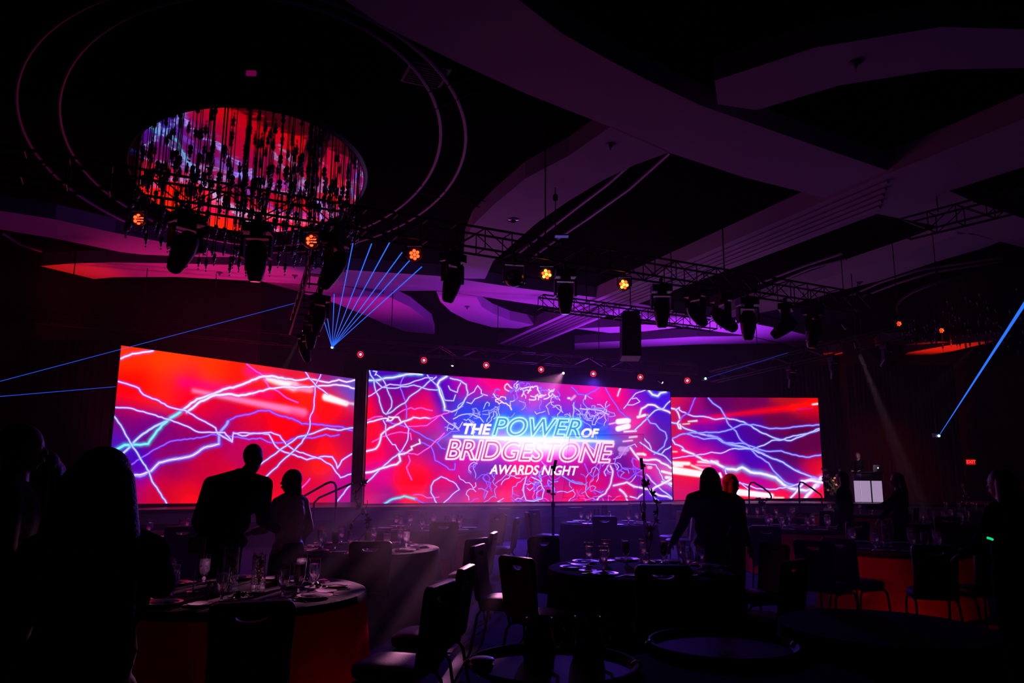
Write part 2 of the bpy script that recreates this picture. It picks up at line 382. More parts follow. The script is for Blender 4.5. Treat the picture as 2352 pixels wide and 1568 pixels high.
    def net(s, n, x0, y0, x1, y1, seed, cols, ln=(4, 9), st=9, wmin=.8, wmax=1.6):
        r = random.Random(seed)
        for _ in range(n):
            x, y = r.uniform(x0, x1), r.uniform(y0, y1); a = r.uniform(0, 2*PI); P = [(x, y)]
            for _k in range(r.randint(*ln)):
                a += r.gauss(0, .8); x += math.cos(a)*st; y += math.sin(a)*st; P.append((x, y))
            c = r.choice(cols); s.stroke(P, r.uniform(wmin, wmax), c[0], c[1], .6, 1.2, r.randint(0, 999))
    def image(s, name, strength=1.0):
        a = np.clip(s.img, 0, 1)
        a = a*(1+np.array([.7, .0, .8])*np.clip((a-.9)/.1, 0, 1))      # the camera clipped these; the panel is brighter than white there
        out = np.ones((s.h, s.w, 4), np.float32); out[..., :3] = a*strength
        im = bpy.data.images.new(name, s.w, s.h, float_buffer=True, is_data=False); im.colorspace_settings.name = 'Linear Rec.709'
        im.pixels.foreach_set(out.ravel()); im.update(); im.pack(); return im
WT, CY = 'ffffff', '40f0ff'
LI = {'b': ('d8e4ff', '5a50ff'), 'w': ('ffffff', 'c070ff'), 'v': ('a070ff', '7020ff'), 'm': ('ff70f0', 'f000c0'), 'c': ('90ffff', '00c8ff'), 'B': ('b0b0ff', '4838ff'), 'n': ('e8e0ff', '8030ff')}
def conv(pts, o, k): return [(o[0]+x*k, o[1]+y*k) for x, y in pts]
def draw(pic, rows, o, k):
    for i, (t, w, pts) in enumerate(rows): pic.stroke(conv(pts, o, k), w*k*.86, *LI[t], .85, 1.0, i)
def fld(rows, o, k): return [(o[0]+x*k, o[1]+y*k, c) for x, y, c in rows]

SCR = {  # photograph corners TL, TR, BR, BL and the distance of the left and right edges
 'L': ([(278.3, 807.5), (816.5, 875.7), (810, 1159.3), (248.3, 1171.5)], 17.15, 22.66),
 'C': ([(848.4, 854.6), (1540.5, 893.7), (1549.6, 1142.5), (842, 1161.9)], 20.54, 25.32),
 'R': ([(1541.2, 906.2), (1880, 902.7), (1898, 1131.5), (1553, 1142)], 27.21, 27.38)}

# left screen
oL, kL = (240, 780), .2551
pl = Pic(SCR['L'][0], 900, 600)
pl.field(fld([(200,200,'ff3000'),(600,250,'ff3c00'),(1000,300,'ff3600'),(1150,350,'ff0a00'),(1350,300,'ff2800'),(1600,330,'f01840'),(200,450,'ff0000'),(700,450,'ff0030'),(500,500,'ff2000'),(1000,600,'e80030'),(300,560,'ff0800'),(200,780,'80006a'),(400,850,'700088'),(800,850,'900060'),(100,1000,'5010c0'),(300,1200,'4000c0'),(600,1200,'a00050'),(600,1000,'880070'),(200,1400,'b00060'),(500,1400,'d80028'),(900,1200,'c80038'),(750,1480,'f80810'),(1100,1400,'e80018'),(1300,1000,'c00058'),(1100,800,'a80060'),(1300,800,'e00020'),(1600,850,'ff0000'),(1600,600,'ff0000'),(2000,650,'ff0800'),(2000,1000,'ff0000'),(1800,550,'ff2000'),(2100,300,'9a1080'),(2240,380,'5050d0'),(1500,1450,'f80010'),(1900,1400,'e8003a'),(2200,1300,'c00090'),(2000,1120,'ff2000'),(1800,1000,'d80028'),(2200,900,'c00050'),(1500,1200,'d80030'),(800,640,'ff0010'),(1300,600,'ff0010')], oL, kL), 26)
for a, b, w0, w1, c, sf, am in [((700,430),(1500,540),60,30,'ff0080',14,.8),((800,505),(1790,690),24,62,'ff88d0',5,.9),((1290,320),(1500,370),50,30,'ff00a0',10,.8),((1450,385),(1700,450),26,76,'ffffff',5,1),((1700,450),(1850,480),66,50,'ff9ad0',4,.8),((1995,545),(2180,598),62,44,'ffffff',3,1),((2180,590),(2250,600),16,20,'ffd0f0',3,.9),((1700,700),(1900,735),60,30,'ff0070',12,.7)]:
    pl.streak(*conv([a, b], oL, kL), w0*kL, w1*kL, c, sf, am)
draw(pl, [('v',9,[(205,1210),(350,1110),(480,1030),(600,965),(720,945),(860,930),(960,900),(1200,920),(1300,940),(1400,925),(1500,965),(1620,960),(1720,920),(1900,910),(2000,880),(2040,895),(2120,880)]),
 ('m',7,[(1270,255),(1330,300),(1420,360),(1470,460),(1560,500),(1640,560),(1740,600)]),
 ('v',11,[(1110,780),(1180,735),(1290,715),(1380,680),(1480,675),(1570,720),(1690,745),(1780,790),(1900,790),(2050,805),(2150,810),(2240,840)]),
 ('B',34,[(230,1275),(330,1280),(430,1235),(500,1160),(620,1130),(730,1110),(800,1090),(900,1020),(1030,985)]),
 ('B',26,[(1030,985),(1030,900),(1080,830),(1110,780)]),
 ('w',8,[(230,1275),(330,1270),(430,1235),(500,1160),(620,1130),(730,1110),(800,1090),(900,1020),(1030,985)]),
 ('b',20,[(100,1160),(170,1090),(255,1000),(330,920),(430,850),(560,780),(700,680)]),
 ('c',24,[(65,1085),(190,1003),(255,1003)]),('c',20,[(255,1003),(330,1000),(400,990),(460,900),(520,820),(600,750),(680,700)]),
 ('w',20,[(700,680),(830,580),(920,550),(1060,490),(1180,460),(1320,400),(1420,365),(1500,360),(1620,385)]),('w',12,[(1620,385),(1740,395),(1830,375),(1940,400),(2020,412),(2110,385),(2180,405),(2255,385)]),
 ('w',20,[(740,700),(860,600),(1000,540),(1110,530),(1200,545),(1330,520)]),('w',13,[(1330,520),(1480,475),(1640,460),(1720,465),(1900,450),(2060,432),(2170,440),(2255,462)]),
 ('b',13,[(95,745),(170,850),(255,1000),(330,1120),(410,1240),(440,1330),(520,1440),(570,1520)]),
 ('n',13,[(125,430),(200,450),(310,490),(350,545),(490,600),(560,645),(640,670),(740,690),(850,760),(930,800),(1000,840),(1015,890),(1100,935),(1150,965)]),
 ('n',12,[(105,665),(240,670),(380,710),(570,765),(720,820),(850,880),(1010,880),(1080,880),(1150,965),(1160,880),(1240,910),(1400,880),(1480,890),(1540,990),(1600,1035),(1720,1070),(1830,1110),(1960,1080),(2060,1080),(2100,1140),(2110,1180),(2150,1110),(2240,1050)]),
 ('n',10,[(1160,890),(1260,880),(1400,885),(1500,872),(1580,900),(1640,980),(1710,1025),(1850,1070),(1960,1100),(2060,1160),(2100,1220),(2140,1265),(2240,1230)]),
 ('b',11,[(1310,1255),(1390,1170),(1500,1090),(1640,990),(1740,910),(1860,880),(2010,825),(2110,840),(2250,815)]),
 ('b',11,[(1370,1320),(1460,1270),(1560,1180),(1610,1120),(1690,1050),(1780,960),(1830,880)]),
 ('n',8,[(1830,880),(1850,830),(1850,740),(1885,650),(1895,500),(1900,430),(1945,340)]),
 ('n',9,[(1805,320),(1840,375),(1900,440),(1960,480),(2010,520)]),('w',14,[(150,225),(250,180),(340,165),(430,150)]),('n',12,[(2110,1480),(2170,1410),(2230,1330)]),('m',8,[(1780,1370),(1820,1330),(1860,1280)])], oL, kL)

# right screen
oR, kR = (1500, 860), .2169
pr = Pic(SCR['R'][0], 720, 480)
pr.field(fld([(250,230,'e0104a'),(400,300,'a00070'),(700,260,'600060'),(1000,260,'700050'),(1500,230,'c01018'),(1700,250,'ff0000'),(1700,320,'e00010'),(1400,430,'70003c'),(1700,450,'600038'),(1600,550,'580040'),(1700,700,'600044'),(1000,560,'500090'),(800,560,'4800a8'),(600,500,'8800a0'),(500,640,'5000b0'),(900,620,'3c00b0'),(1000,830,'4400b4'),(700,720,'5808b0'),(1300,720,'4c0070'),(1500,850,'58004c'),(1400,1000,'4410a0'),(1700,950,'d00030'),(1800,1000,'ff1020'),(400,700,'d00090'),(350,760,'ff1070'),(600,850,'ff0080'),(800,900,'b000a0'),(300,880,'ff0030'),(1100,930,'5000b0'),(400,1080,'f8103c'),(350,1200,'e01060'),(500,1250,'c80070'),(900,1080,'e80050'),(1200,1100,'c000a0'),(1350,1200,'ff1040'),(1700,1200,'ff1050'),(250,560,'d01050'),(1000,1180,'ff0040'),(1550,1050,'7008a0')], oR, kR), 17)
for a, b, w0, w1, c, sf, am in [((560,425),(1500,300),20,70,'ff0008',6,.95),((1500,300),(1760,240),70,60,'ff1000',6,.9),((300,500),(800,420),10,60,'ff0050',9,.7),((230,910),(400,912),34,34,'ffffff',2,1),((250,935),(330,938),30,20,'ffffff',2,1),((230,985),(560,1022),74,64,'ffffff',2,1),((430,930),(590,990),14,18,'ffffff',2,1),((500,890),(700,892),12,40,'ffffff',2,1),((480,925),(630,930),12,10,'ff90d0',2,1),((930,1205),(1285,1240),66,50,'ffffff',2,1),((1320,1257),(1410,1260),12,12,'ffffff',2,1),((390,467),(480,458),10,14,'ffffff',1.5,1),((330,497),(400,490),6,8,'ffffff',1.5,1),((1700,265),(1755,258),12,16,'ffffff',1.5,1),((1540,322),(1700,305),8,6,'e800a0',2,.9),((735,1010),(750,1045),24,20,'ffffff',1.5,1),((230,790),(270,790),8,8,'ffffff',1.5,1)]:
    pr.streak(*conv([a, b], oR, kR), w0*kR, w1*kR, c, sf, am)
draw(pr, [('b',14,[(200,480),(280,490),(350,540),(500,590),(640,620),(700,630)]),('B',26,[(600,610),(700,630),(800,690),(900,710),(1050,740)]),('B',18,[(1050,740),(1130,760),(1260,830),(1400,880),(1520,960),(1700,1030),(1800,1060)]),('b',9,[(700,630),(800,690),(900,710),(1050,740),(1260,830),(1400,880),(1520,960),(1700,1030)]),
 ('w',12,[(200,330),(250,340),(290,410),(300,450),(270,490),(290,540),(310,545),(300,500)]),('n',12,[(250,350),(290,320),(290,345),(380,390),(440,410),(550,410),(680,440),(800,425),(900,440)]),('b',12,[(900,440),(980,460),(1060,500),(1150,560),(1250,600),(1370,640),(1480,650),(1600,600),(1700,560),(1775,535)]),
 ('B',12,[(600,215),(650,270),(730,320),(790,420),(820,490),(900,560),(940,640),(1040,720),(1130,820),(1250,890),(1300,970),(1400,1070),(1470,1110),(1560,1120)]),
 ('B',12,[(220,650),(300,610),(400,590),(580,575),(720,575),(850,540),(950,490),(1080,485),(1250,525),(1430,518),(1600,495),(1775,480)]),
 ('n',14,[(220,665),(250,710),(330,740),(350,770)]),('w',18,[(330,770),(450,810),(550,870),(680,900),(800,955),(850,960)]),('w',26,[(640,880),(700,900),(800,955)]),
 ('c',34,[(800,958),(910,970),(970,940),(1060,990),(1200,1010),(1330,1050),(1430,1130),(1500,1160),(1650,1180)]),('w',26,[(800,958),(910,968),(970,940),(1060,990),(1200,1010),(1330,1045),(1430,1130),(1500,1160),(1650,1180),(1770,1130),(1820,1060)]),
 ('n',9,[(230,860),(400,830),(560,810),(640,785),(740,795),(860,745)]),('b',10,[(860,745),(1000,740),(1080,745),(1200,700),(1280,650),(1400,640),(1500,600),(1650,575),(1775,520)]),
 ('B',12,[(380,600),(560,650),(640,640),(700,640),(760,680),(1000,690),(1130,740),(1220,765),(1380,760),(1500,800),(1640,825),(1800,800)]),
 ('n',11,[(790,970),(800,1010),(880,1050),(950,1110),(1050,1130),(1130,1165),(1300,1170),(1440,1145),(1560,1110),(1750,1060)]),('n',8,[(950,1100),(1040,1170)]),
 ('w',18,[(1490,1255),(1560,1170),(1620,1090),(1700,1050),(1820,1065)]),('w',40,[(1640,1260),(1720,1160),(1800,1040)]),('w',30,[(1600,1080),(1700,1070),(1820,1090)]),
 ('v',10,[(460,215),(420,310),(390,380),(330,410),(300,450)])], oR, kR)

# centre screen
oA, oB, kC = (840, 850), (1200, 850), .2041
pc = Pic(SCR['C'][0], 1400, 600)
pc.field(fld([(330,560,'8a0070'),(380,850,'a00080'),(560,860,'a8006a'),(250,350,'6a0088'),(480,250,'6a0090'),(60,80,'3c10c0'),(300,100,'5000b8'),(600,100,'4808c0'),(50,400,'ff0020'),(60,700,'ff0028'),(100,900,'ff0040'),(200,300,'900080'),(300,420,'b00070'),(600,330,'d8006a'),(650,450,'ff0040'),(600,500,'ff0040'),(400,700,'f80050'),(650,600,'ff0048'),(900,350,'5008b8'),(800,650,'e00090'),(760,760,'900090'),(950,560,'7000c0'),(1100,480,'1840e8'),(1300,430,'1040e8'),(1000,650,'3828d0'),(1250,320,'3818c8'),(1100,150,'c800a8'),(1400,120,'ff0080'),(1250,200,'e800a0'),(900,200,'6000c0'),(700,900,'7000a0'),(700,820,'980080'),(600,980,'ff0040'),(350,820,'ff0050'),(700,1200,'ff0010'),(450,1250,'ff0020'),(500,1380,'ff0020'),(200,1200,'e8008c'),(150,1400,'c80080'),(250,1480,'980088'),(60,1480,'f00060'),(850,1080,'c00090'),(930,1230,'ff0050'),(880,1330,'c8007c'),(960,950,'4018a8'),(1100,1100,'d800a0'),(1100,1330,'880098'),(1300,1150,'5820b0'),(1400,1250,'7010b0'),(1250,1400,'ff0060'),(1400,1400,'e80068'),(1500,1350,'ff0050')], oA, kC)
 +fld([(100,180,'9020d0'),(300,150,'c020c0'),(500,180,'e810a0'),(700,200,'ff0090'),(100,300,'e800b0'),(400,300,'d000c0'),(300,400,'8818d0'),(600,330,'b020c0'),(900,250,'ff0070'),(1100,250,'ff0080'),(1100,380,'ff0060'),(900,350,'e800a0'),(1300,250,'7010d0'),(1450,350,'4410e0'),(1600,280,'4810e8'),(1600,500,'4c10c8'),(1250,400,'c000b0'),(1250,500,'ff0080'),(1200,560,'ff50c0'),(400,450,'3c30e0'),(0,450,'1850f0'),(250,480,'1848f0'),(750,500,'7018c8'),(800,600,'1040e8'),(900,700,'1040e0'),(650,480,'6028d0'),(1100,500,'b010b0'),(1300,620,'f81080'),(1450,700,'900890'),(1600,650,'5818b0'),(1550,800,'600890'),(1650,950,'5808b8'),(1250,760,'b00090'),(1100,750,'7010b0'),(1350,900,'ff0078'),(1450,1080,'ff2090'),(1150,900,'600890'),(1100,1000,'500890'),(800,1080,'6c10a0'),(700,1150,'f00060'),(850,1230,'ff0050'),(600,1150,'8c10b0'),(300,1200,'b010a8'),(150,1250,'ff0060'),(400,1300,'e01080'),(150,1400,'e00080'),(600,1380,'ff0050'),(750,1350,'ff0040'),(1000,1200,'c000a0'),(1100,1280,'e00090'),(1200,1330,'ff0030'),(1150,1430,'ff0040'),(1350,1200,'6810b8'),(1400,1400,'5810c8'),(1550,1200,'b808b8'),(1600,1450,'4810d0'),(900,1450,'c000a0'),(1650,1130,'ff70c0')], oB, kC), 17)
NC = [LI['v'], LI['n'], LI['B']]
pc.net(32, 1145, 885, 1300, 925, 3, [LI['n'], LI['w'], LI['v']], (4, 8), 5, .9, 1.9)
pc.net(22, 1040, 930, 1150, 975, 4, [LI['b'], LI['B']], (4, 7), 6, .6, 1.1)
pc.net(26, 1290, 930, 1400, 965, 5, NC, (4, 9), 7, .4, .8)
pc.net(24, 1075, 1085, 1230, 1150, 6, NC, (5, 10), 8, .35, .8)
pc.net(24, 1230, 1100, 1420, 1145, 8, NC+[LI['m']], (5, 10), 8, .35, .8)
pc.net(12, 1380, 1040, 1470, 1090, 9, NC, (5, 9), 8, .4, .9)
pc.net(14, 1140, 930, 1340, 960, 10, [LI['b'], LI['B']], (3, 6), 7, .6, 1.1)
draw(pc, [('m',8,[(340,540),(420,480),(520,440),(560,460),(640,440),(700,460),(760,470)]),('v',8,[(450,60),(400,170),(400,230),(440,330),(470,430),(470,560)]),
 ('v',9,[(240,600),(400,640),(500,670),(600,720),(700,780),(820,830),(870,890),(910,900)]),('v',8,[(640,830),(750,870),(790,970),(800,1030),(900,1080),(960,1130),(1020,1130),(1025,1060)]),
 ('m',7,[(90,835),(180,780),(380,720),(520,730),(530,800)]),('m',7,[(25,590),(120,550),(200,545)]),('m',8,[(500,980),(520,1040),(480,1110),(500,1170),(540,1250)]),('m',7,[(410,930),(600,970),(760,860),(900,720)]),
 ('m',6,[(560,1420),(650,1415),(720,1450),(850,1440)]),('m',6,[(450,660),(700,640),(860,520)]),
 ('b',7,[(1000,560),(1100,510),(1200,500),(1300,540),(1340,590)]),('n',7,[(860,520),(940,600),(1010,640),(1070,690)]),('v',6,[(820,830),(870,780),(980,700),(1070,690)]),
 ('c',20,[(40,140),(150,135),(230,110),(350,95),(470,65),(560,60),(640,65)]),('w',10,[(40,140),(150,135),(230,110),(350,95),(470,65),(560,60),(640,65)]),
 ('b',11,[(45,30),(60,80),(100,130),(105,200),(120,260),(160,330),(180,420),(210,500),(240,520),(290,500),(350,450),(450,390),(500,320),(600,250),(700,160),(800,90)]),
 ('b',9,[(90,35),(130,40),(110,80),(120,70),(200,130),(240,200),(270,290),(305,370),(300,440),(250,510)]),
 ('n',9,[(30,325),(110,280),(190,220),(280,180),(400,190),(500,170),(560,140),(680,100),(760,100)]),
 ('b',9,[(120,150),(190,215),(300,225),(440,205),(550,185),(650,215),(760,235),(840,235)]),('b',8,[(700,70),(760,140),(830,190),(870,260),(900,350),(1000,355),(1020,290)]),
 ('c',18,[(920,80),(840,130),(815,180),(850,280),(880,350),(900,420),(900,460)]),('w',14,[(920,80),(840,130),(815,180),(850,280),(880,350),(900,420),(900,460)]),('b',13,[(900,460),(980,480),(1060,440),(1110,380),(1150,300),(1160,260),(1140,170),(1080,130),(960,100)]),
 ('b',8,[(940,190),(960,230),(1040,260),(1050,210),(1080,150)]),('n',8,[(1150,300),(1230,250),(1270,180),(1310,230),(1310,270),(1380,290)]),('b',7,[(1150,370),(1200,385),(1240,330),(1330,290)]),
 ('w',11,[(25,620),(100,600),(200,570),(270,570),(250,590),(300,590),(330,560),(270,550),(380,550),(410,600)]),
 ('w',15,[(20,940),(130,910),(170,850),(190,750),(260,690),(350,640),(430,600),(520,570),(550,550)]),('w',10,[(550,550),(620,560),(680,550),(740,560)]),('m',7,[(740,560),(860,520),(960,480)]),
 ('n',8,[(210,590),(240,640),(245,760),(320,860),(350,860),(400,940)]),('n',9,[(450,610),(500,680),(490,800),(450,880),(410,940)]),('b',13,[(410,940),(300,1030),(180,1140),(100,1230),(10,1300)]),
 ('w',19,[(15,1180),(120,1160),(230,1120),(370,1080),(410,1040),(390,970),(450,960)]),('w',12,[(450,960),(540,910),(530,880),(630,840),(620,800)]),
 ('c',15,[(240,1525),(330,1470),(460,1435),(590,1465)]),('v',8,[(590,1465),(680,1510),(750,1515)]),('b',10,[(830,1510),(760,1390),(760,1320),(790,1260),(870,1210)]),('n',8,[(870,1210),(930,1230),(1040,1290),(1080,1350),(1000,1410),(900,1510)])], oA, kC)
for a, b, w, c, am in [((1090,560),(1200,545),60,'ffffff',1),((1090,640),(1200,610),60,'ffffff',1),((1160,672),(1290,662),16,'ffffff',1),((1220,735),(1300,725),18,'ffd8f0',1),((1150,782),(1250,770),16,'ffc8f0',1),((1120,870),(1190,870),60,'e0a0f0',.8),((1120,920),(1170,915),40,'c080e8',.8),((1310,922),(1375,920),26,'ffffff',1),((1390,928),(1400,928),20,'ffffff',1),((1310,505),(1390,482),26,'ffffff',1),((1415,480),(1425,480),18,'ff90d0',1),((1590,1112),(1710,1140),24,'ffffff',1),((1600,1232),(1700,1250),28,'ffffff',1),((1640,1180),(1715,1185),30,'ffffff',1),((1440,1070),(1465,1070),30,'ffc0e8',1),((990,590),(1060,572),12,'ffd0f0',1),((900,640),(950,620),50,'6060f0',.6),((560,320),(600,280),24,'ffb0f0',.8),((525,305),(540,305),16,'ffffff',1),((160,280),(245,295),7,'ffb0f0',.9)]:
    pc.streak(*conv([a, b], oB, kC), w*kC, w*kC, c, 1.6, am)
draw(pc, [('v',8,[(1100,440),(1170,500),(1230,520)]),('v',7,[(940,180),(1000,290),(1060,370),(1100,440)]),('n',8,[(1390,200),(1280,240),(1220,310),(1190,360),(1150,410)]),('n',7,[(1190,370),(1250,370),(1330,330),(1290,290),(1240,300)]),
 ('n',9,[(660,420),(800,430),(900,440),(980,480)]),('B',7,[(620,480),(700,490),(730,520)]),('B',7,[(800,420),(940,410),(990,370)]),('v',8,[(720,270),(640,260),(600,210),(560,180)]),('v',8,[(720,270),(820,220),(870,180)]),('w',7,[(720,270),(715,310)]),('w',9,[(1110,185),(1095,220),(1080,270)]),
 ('b',7,[(580,380),(590,440),(580,540)]),('n',9,[(70,1190),(40,1290),(40,1370),(70,1460),(160,1470),(250,1440),(270,1340),(220,1240),(130,1200)]),('B',8,[(470,1180),(540,1220),(620,1260),(700,1270)]),
 ('v',7,[(1090,1130),(1100,1170),(1210,1210),(1300,1140),(1370,1100),(1250,1090),(1160,1080),(1090,1130)]),('v',6,[(720,1040),(760,1140),(820,1190),(880,1140),(900,1050)]),
 ('c',20,[(1430,205),(1470,250),(1530,265),(1560,230),(1620,215)]),('w',14,[(1430,205),(1470,250),(1530,265),(1560,230),(1620,215)]),
 ('w',18,[(1330,480),(1350,410),(1420,365),(1500,370),(1580,415),(1680,455)]),('b',13,[(1670,320),(1600,400),(1500,430),(1430,500),(1370,560),(1320,610),(1280,650)]),
 ('B',12,[(1410,510),(1450,570),(1510,580),(1560,640),(1620,670),(1640,740),(1610,830),(1560,870),(1500,920)]),('b',10,[(1390,750),(1440,800),(1470,880),(1580,920),(1620,870),(1690,830)]),
 ('w',20,[(1230,850),(1280,920),(1330,980),(1430,990),(1520,980),(1620,1030),(1710,1080)]),('b',11,[(1340,790),(1400,830),(1480,890),(1600,930),(1660,980),(1700,1020)]),('b',10,[(1400,1030),(1520,1040),(1560,1100),(1600,1200),(1700,1280)]),
 ('w',14,[(1010,1060),(1040,1120),(1020,1250),(1000,1300),(960,1370),(890,1410),(870,1440)]),('n',8,[(990,1050),(940,1130),(960,1170)]),
 ('w',18,[(1050,1280),(1130,1260),(1200,1240),(1300,1290),(1400,1310),(1480,1330),(1560,1380),(1650,1390),(1730,1420)]),('w',12,[(1120,1330),(1180,1380),(1210,1450)]),('w',12,[(1240,1400),(1320,1420),(1380,1370)]),
 ('b',12,[(1420,1150),(1500,1240),(1600,1330),(1700,1400)]),('w',22,[(1700,1190),(1600,1250),(1520,1290),(1460,1340)]),('w',16,[(1120,1320),(1160,1350),(1200,1400)]),('n',10,[(1460,1360),(1520,1420),(1560,1440)])], oB, kC)
# lettering of the centre screen
pc.blob(1235, 985, (150, 34), '0050ff', .8); pc.blob(1240, 1012, (130, 20), '60c8ff', .9); pc.blob(1250, 1045, (150, 22), 'ff10c0', .5)
pc.letters('POWER', (1135, 959, 1336, 1000.5), .30, .008, .05, '1878c8', 'd8ffff', 1.7, '00d8ff', 5.5, .65, .9)
pc.letters('BRIDGESTONE', (1029, 1012.5, 1412, 1056), .26, .006, .045, 'c80078', 'ffffff', 2.0, 'ff20d0', 5.0, .7, .9)
pc.blob(1250, 1022, (75, 17), 'ffe0ff', 1.1)
pc.streak((1046, 1004.6), (1411, 1010.6), 6.0, 6.0, 'ffffff', 2.2); pc.blob(1230, 1008, (110, 6), '80f8ff', .8)
pc.letters('THE', (1068, 975, 1131, 997.5), .26, .012, .055, 'ffffff', 'ffffff', 1.5)
pc.letters('OF', (1339, 981.5, 1378, 1000.5), .26, .012, .055, 'ffffff', 'ffffff', 1.5)
pc.letters('AWARDS NIGHT', (1129, 1068, 1333, 1089), .26, 0.0, .035, 'ffffff', 'ffffff', .8)

def screen_mat(pic, name, strength=1.0):
    m = bpy.data.materials.new(name); m.use_nodes = True; nt = m.node_tree; nt.nodes.clear()
    e = nt.nodes.new('ShaderNodeEmission'); o = nt.nodes.new('ShaderNodeOutputMaterial'); t = nt.nodes.new('ShaderNodeTexImage')
    t.image = pic.image(name); t.interpolation = 'Linear'; t.extension = 'EXTEND'
    nt.links.new(t.outputs[0], e.inputs[0]); e.inputs[1].default_value = strength; nt.links.new(e.outputs[0], o.inputs[0])
    m.cycles.emission_sampling = 'FRONT'
    return m
SW = {}
def make_screen(key, pic, label):
    (tl, tr, br, bl), d0, d1 = SCR[key]
    TL, TR, BR, BL = on_y(*tl, d0), on_y(*tr, d1), on_y(*br, d1), on_y(*bl, d0)
    SW[key] = (TL, TR, BR, BL)
    c = (BL+BR)/2; t = thing('led_screen', label, 'screen', c, 0, 'led screens across the stage')
    L = [p-c for p in (TL, TR, BR, BL)]; n = (L[1]-L[0]).cross(L[3]-L[0]).normalized()
    if n.y > 0: n = -n
    me = bpy.data.meshes.new('display'); me.from_pydata([tuple(p+n*.012) for p in (L[3], L[2], L[1], L[0])], [], [(0, 1, 2, 3)])
    uv = me.uv_layers.new(name='uv'); 
    for i, q in enumerate([(0, 0), (1, 0), (1, 1), (0, 1)]): uv.data[i].uv = q
    me.materials.append(screen_mat(pic, 'led picture '+key)); me.update()
    if me.polygons[0].normal.dot(n) < 0: print('flipped screen', key)
    link('display', me, t)
    b = MB(); th = .12
    ex = (L[1]-L[0]).normalized()*.03; ez = Vector((0, 0, .03))
    P = [L[3]-ex-ez, L[2]+ex-ez, L[1]+ex+ez, L[0]-ex+ez]
    b.add(P+[p-n*th for p in P], [(0,1,2,3),(7,6,5,4),(0,4,5,1),(1,5,6,2),(2,6,7,3),(3,7,4,0)])
    b.build('cabinet', BLACKM, t, False)
    g = MB()
    for k in range(7):                              # supports down to the deck behind the panel
        p = L[3].lerp(L[2], (k+.5)/7)-n*(th+.1); g.box((p.x, p.y, (.3+.862-c.z)/2), (.08, .08, .3-.862+c.z)); g.box((p.x, p.y, 1.5), (.05, .05, 2.9))
    g.build('support_frame', BLACKM, t, False)
    return t
make_screen('L', pl, 'left wing led screen of red haze and lightning, left of the lettered screen')
make_screen('C', pc, 'wide centre led screen with glowing THE POWER OF lettering and AWARDS NIGHT')
make_screen('R', pr, 'right wing led screen with purple lightning and white flares, right of the lettering')
# ------------------------------------------------------------------ the room
def px_of(p):
    x, y, z = p[0], p[1], p[2]-EYE; c, s = math.cos(PIT), math.sin(PIT)
    d = y*c+z*s; v = -y*s+z*c; X, Y = FPX*x/d, -FPX*v/d; c, s = math.cos(ROL), math.sin(ROL)
    return 1176+X*c-Y*s, 784+X*s+Y*c
ZS, ZC = 7.2, 7.55
struct(MB().box((3, 14.5, -.1), (38, 42, .2)).build('floor', CARPET, None, False))
struct(MB().box((3, 14.5, ZC+.1), (38, 42, .2)).build('ceiling', CEILB, None, False))
def wall(name, pts, m, h=ZC, th=.15, z0=0.0):
    b = MB()
    for a, c in zip(pts[:-1], pts[1:]):
        a, c = Vector((*a, 0)), Vector((*c, 0)); L = (c-a).length; ang = math.atan2(c.y-a.y, c.x-a.x)
        b.box(((a+c)/2+Vector((0, 0, z0+(h-z0)/2))), (L+th, th, h-z0), Matrix.Rotation(ang, 3, 'Z'))
    return struct(b.build(name, m, None, False))
wall('wall_left', [(-13.6, -4), (-13.4, 19.8), (-12.3, 21.5), (-7.4, 21.6), (-6.1, 24.2), (-4.4, 28.5), (-2.5, 33.6)], WALLM)
wall('wall_back', [(-2.4, 33.7), (21.2, 33.7)], DRAPE)
wall('wall_right', [(21.2, 33.6), (21.2, -4)], WALLM)
wall('wall_front', [(21.1, -4.2), (-13.6, -4.2)], WALLM)
def soffit(n, px, z=ZS, m=SOFF, zt=ZC):
    P = [on_z(x, y, z) for x, y in px]; N = len(P)
    me = bpy.data.meshes.new('trim'); bm = bmesh.new()
    lo = [bm.verts.new(p) for p in P]; hi = [bm.verts.new((p.x, p.y, zt)) for p in P]
    f = bm.faces.new(lo); f2 = bm.faces.new(hi)
    for i in range(N): bm.faces.new((lo[i], lo[(i+1) % N], hi[(i+1) % N], hi[i]))
    bmesh.ops.triangulate(bm, faces=[f, f2]); bmesh.ops.recalc_face_normals(bm, faces=bm.faces); bm.to_mesh(me); bm.free()
    me.materials.append(m); return struct(link('trim_%d' % n, me))
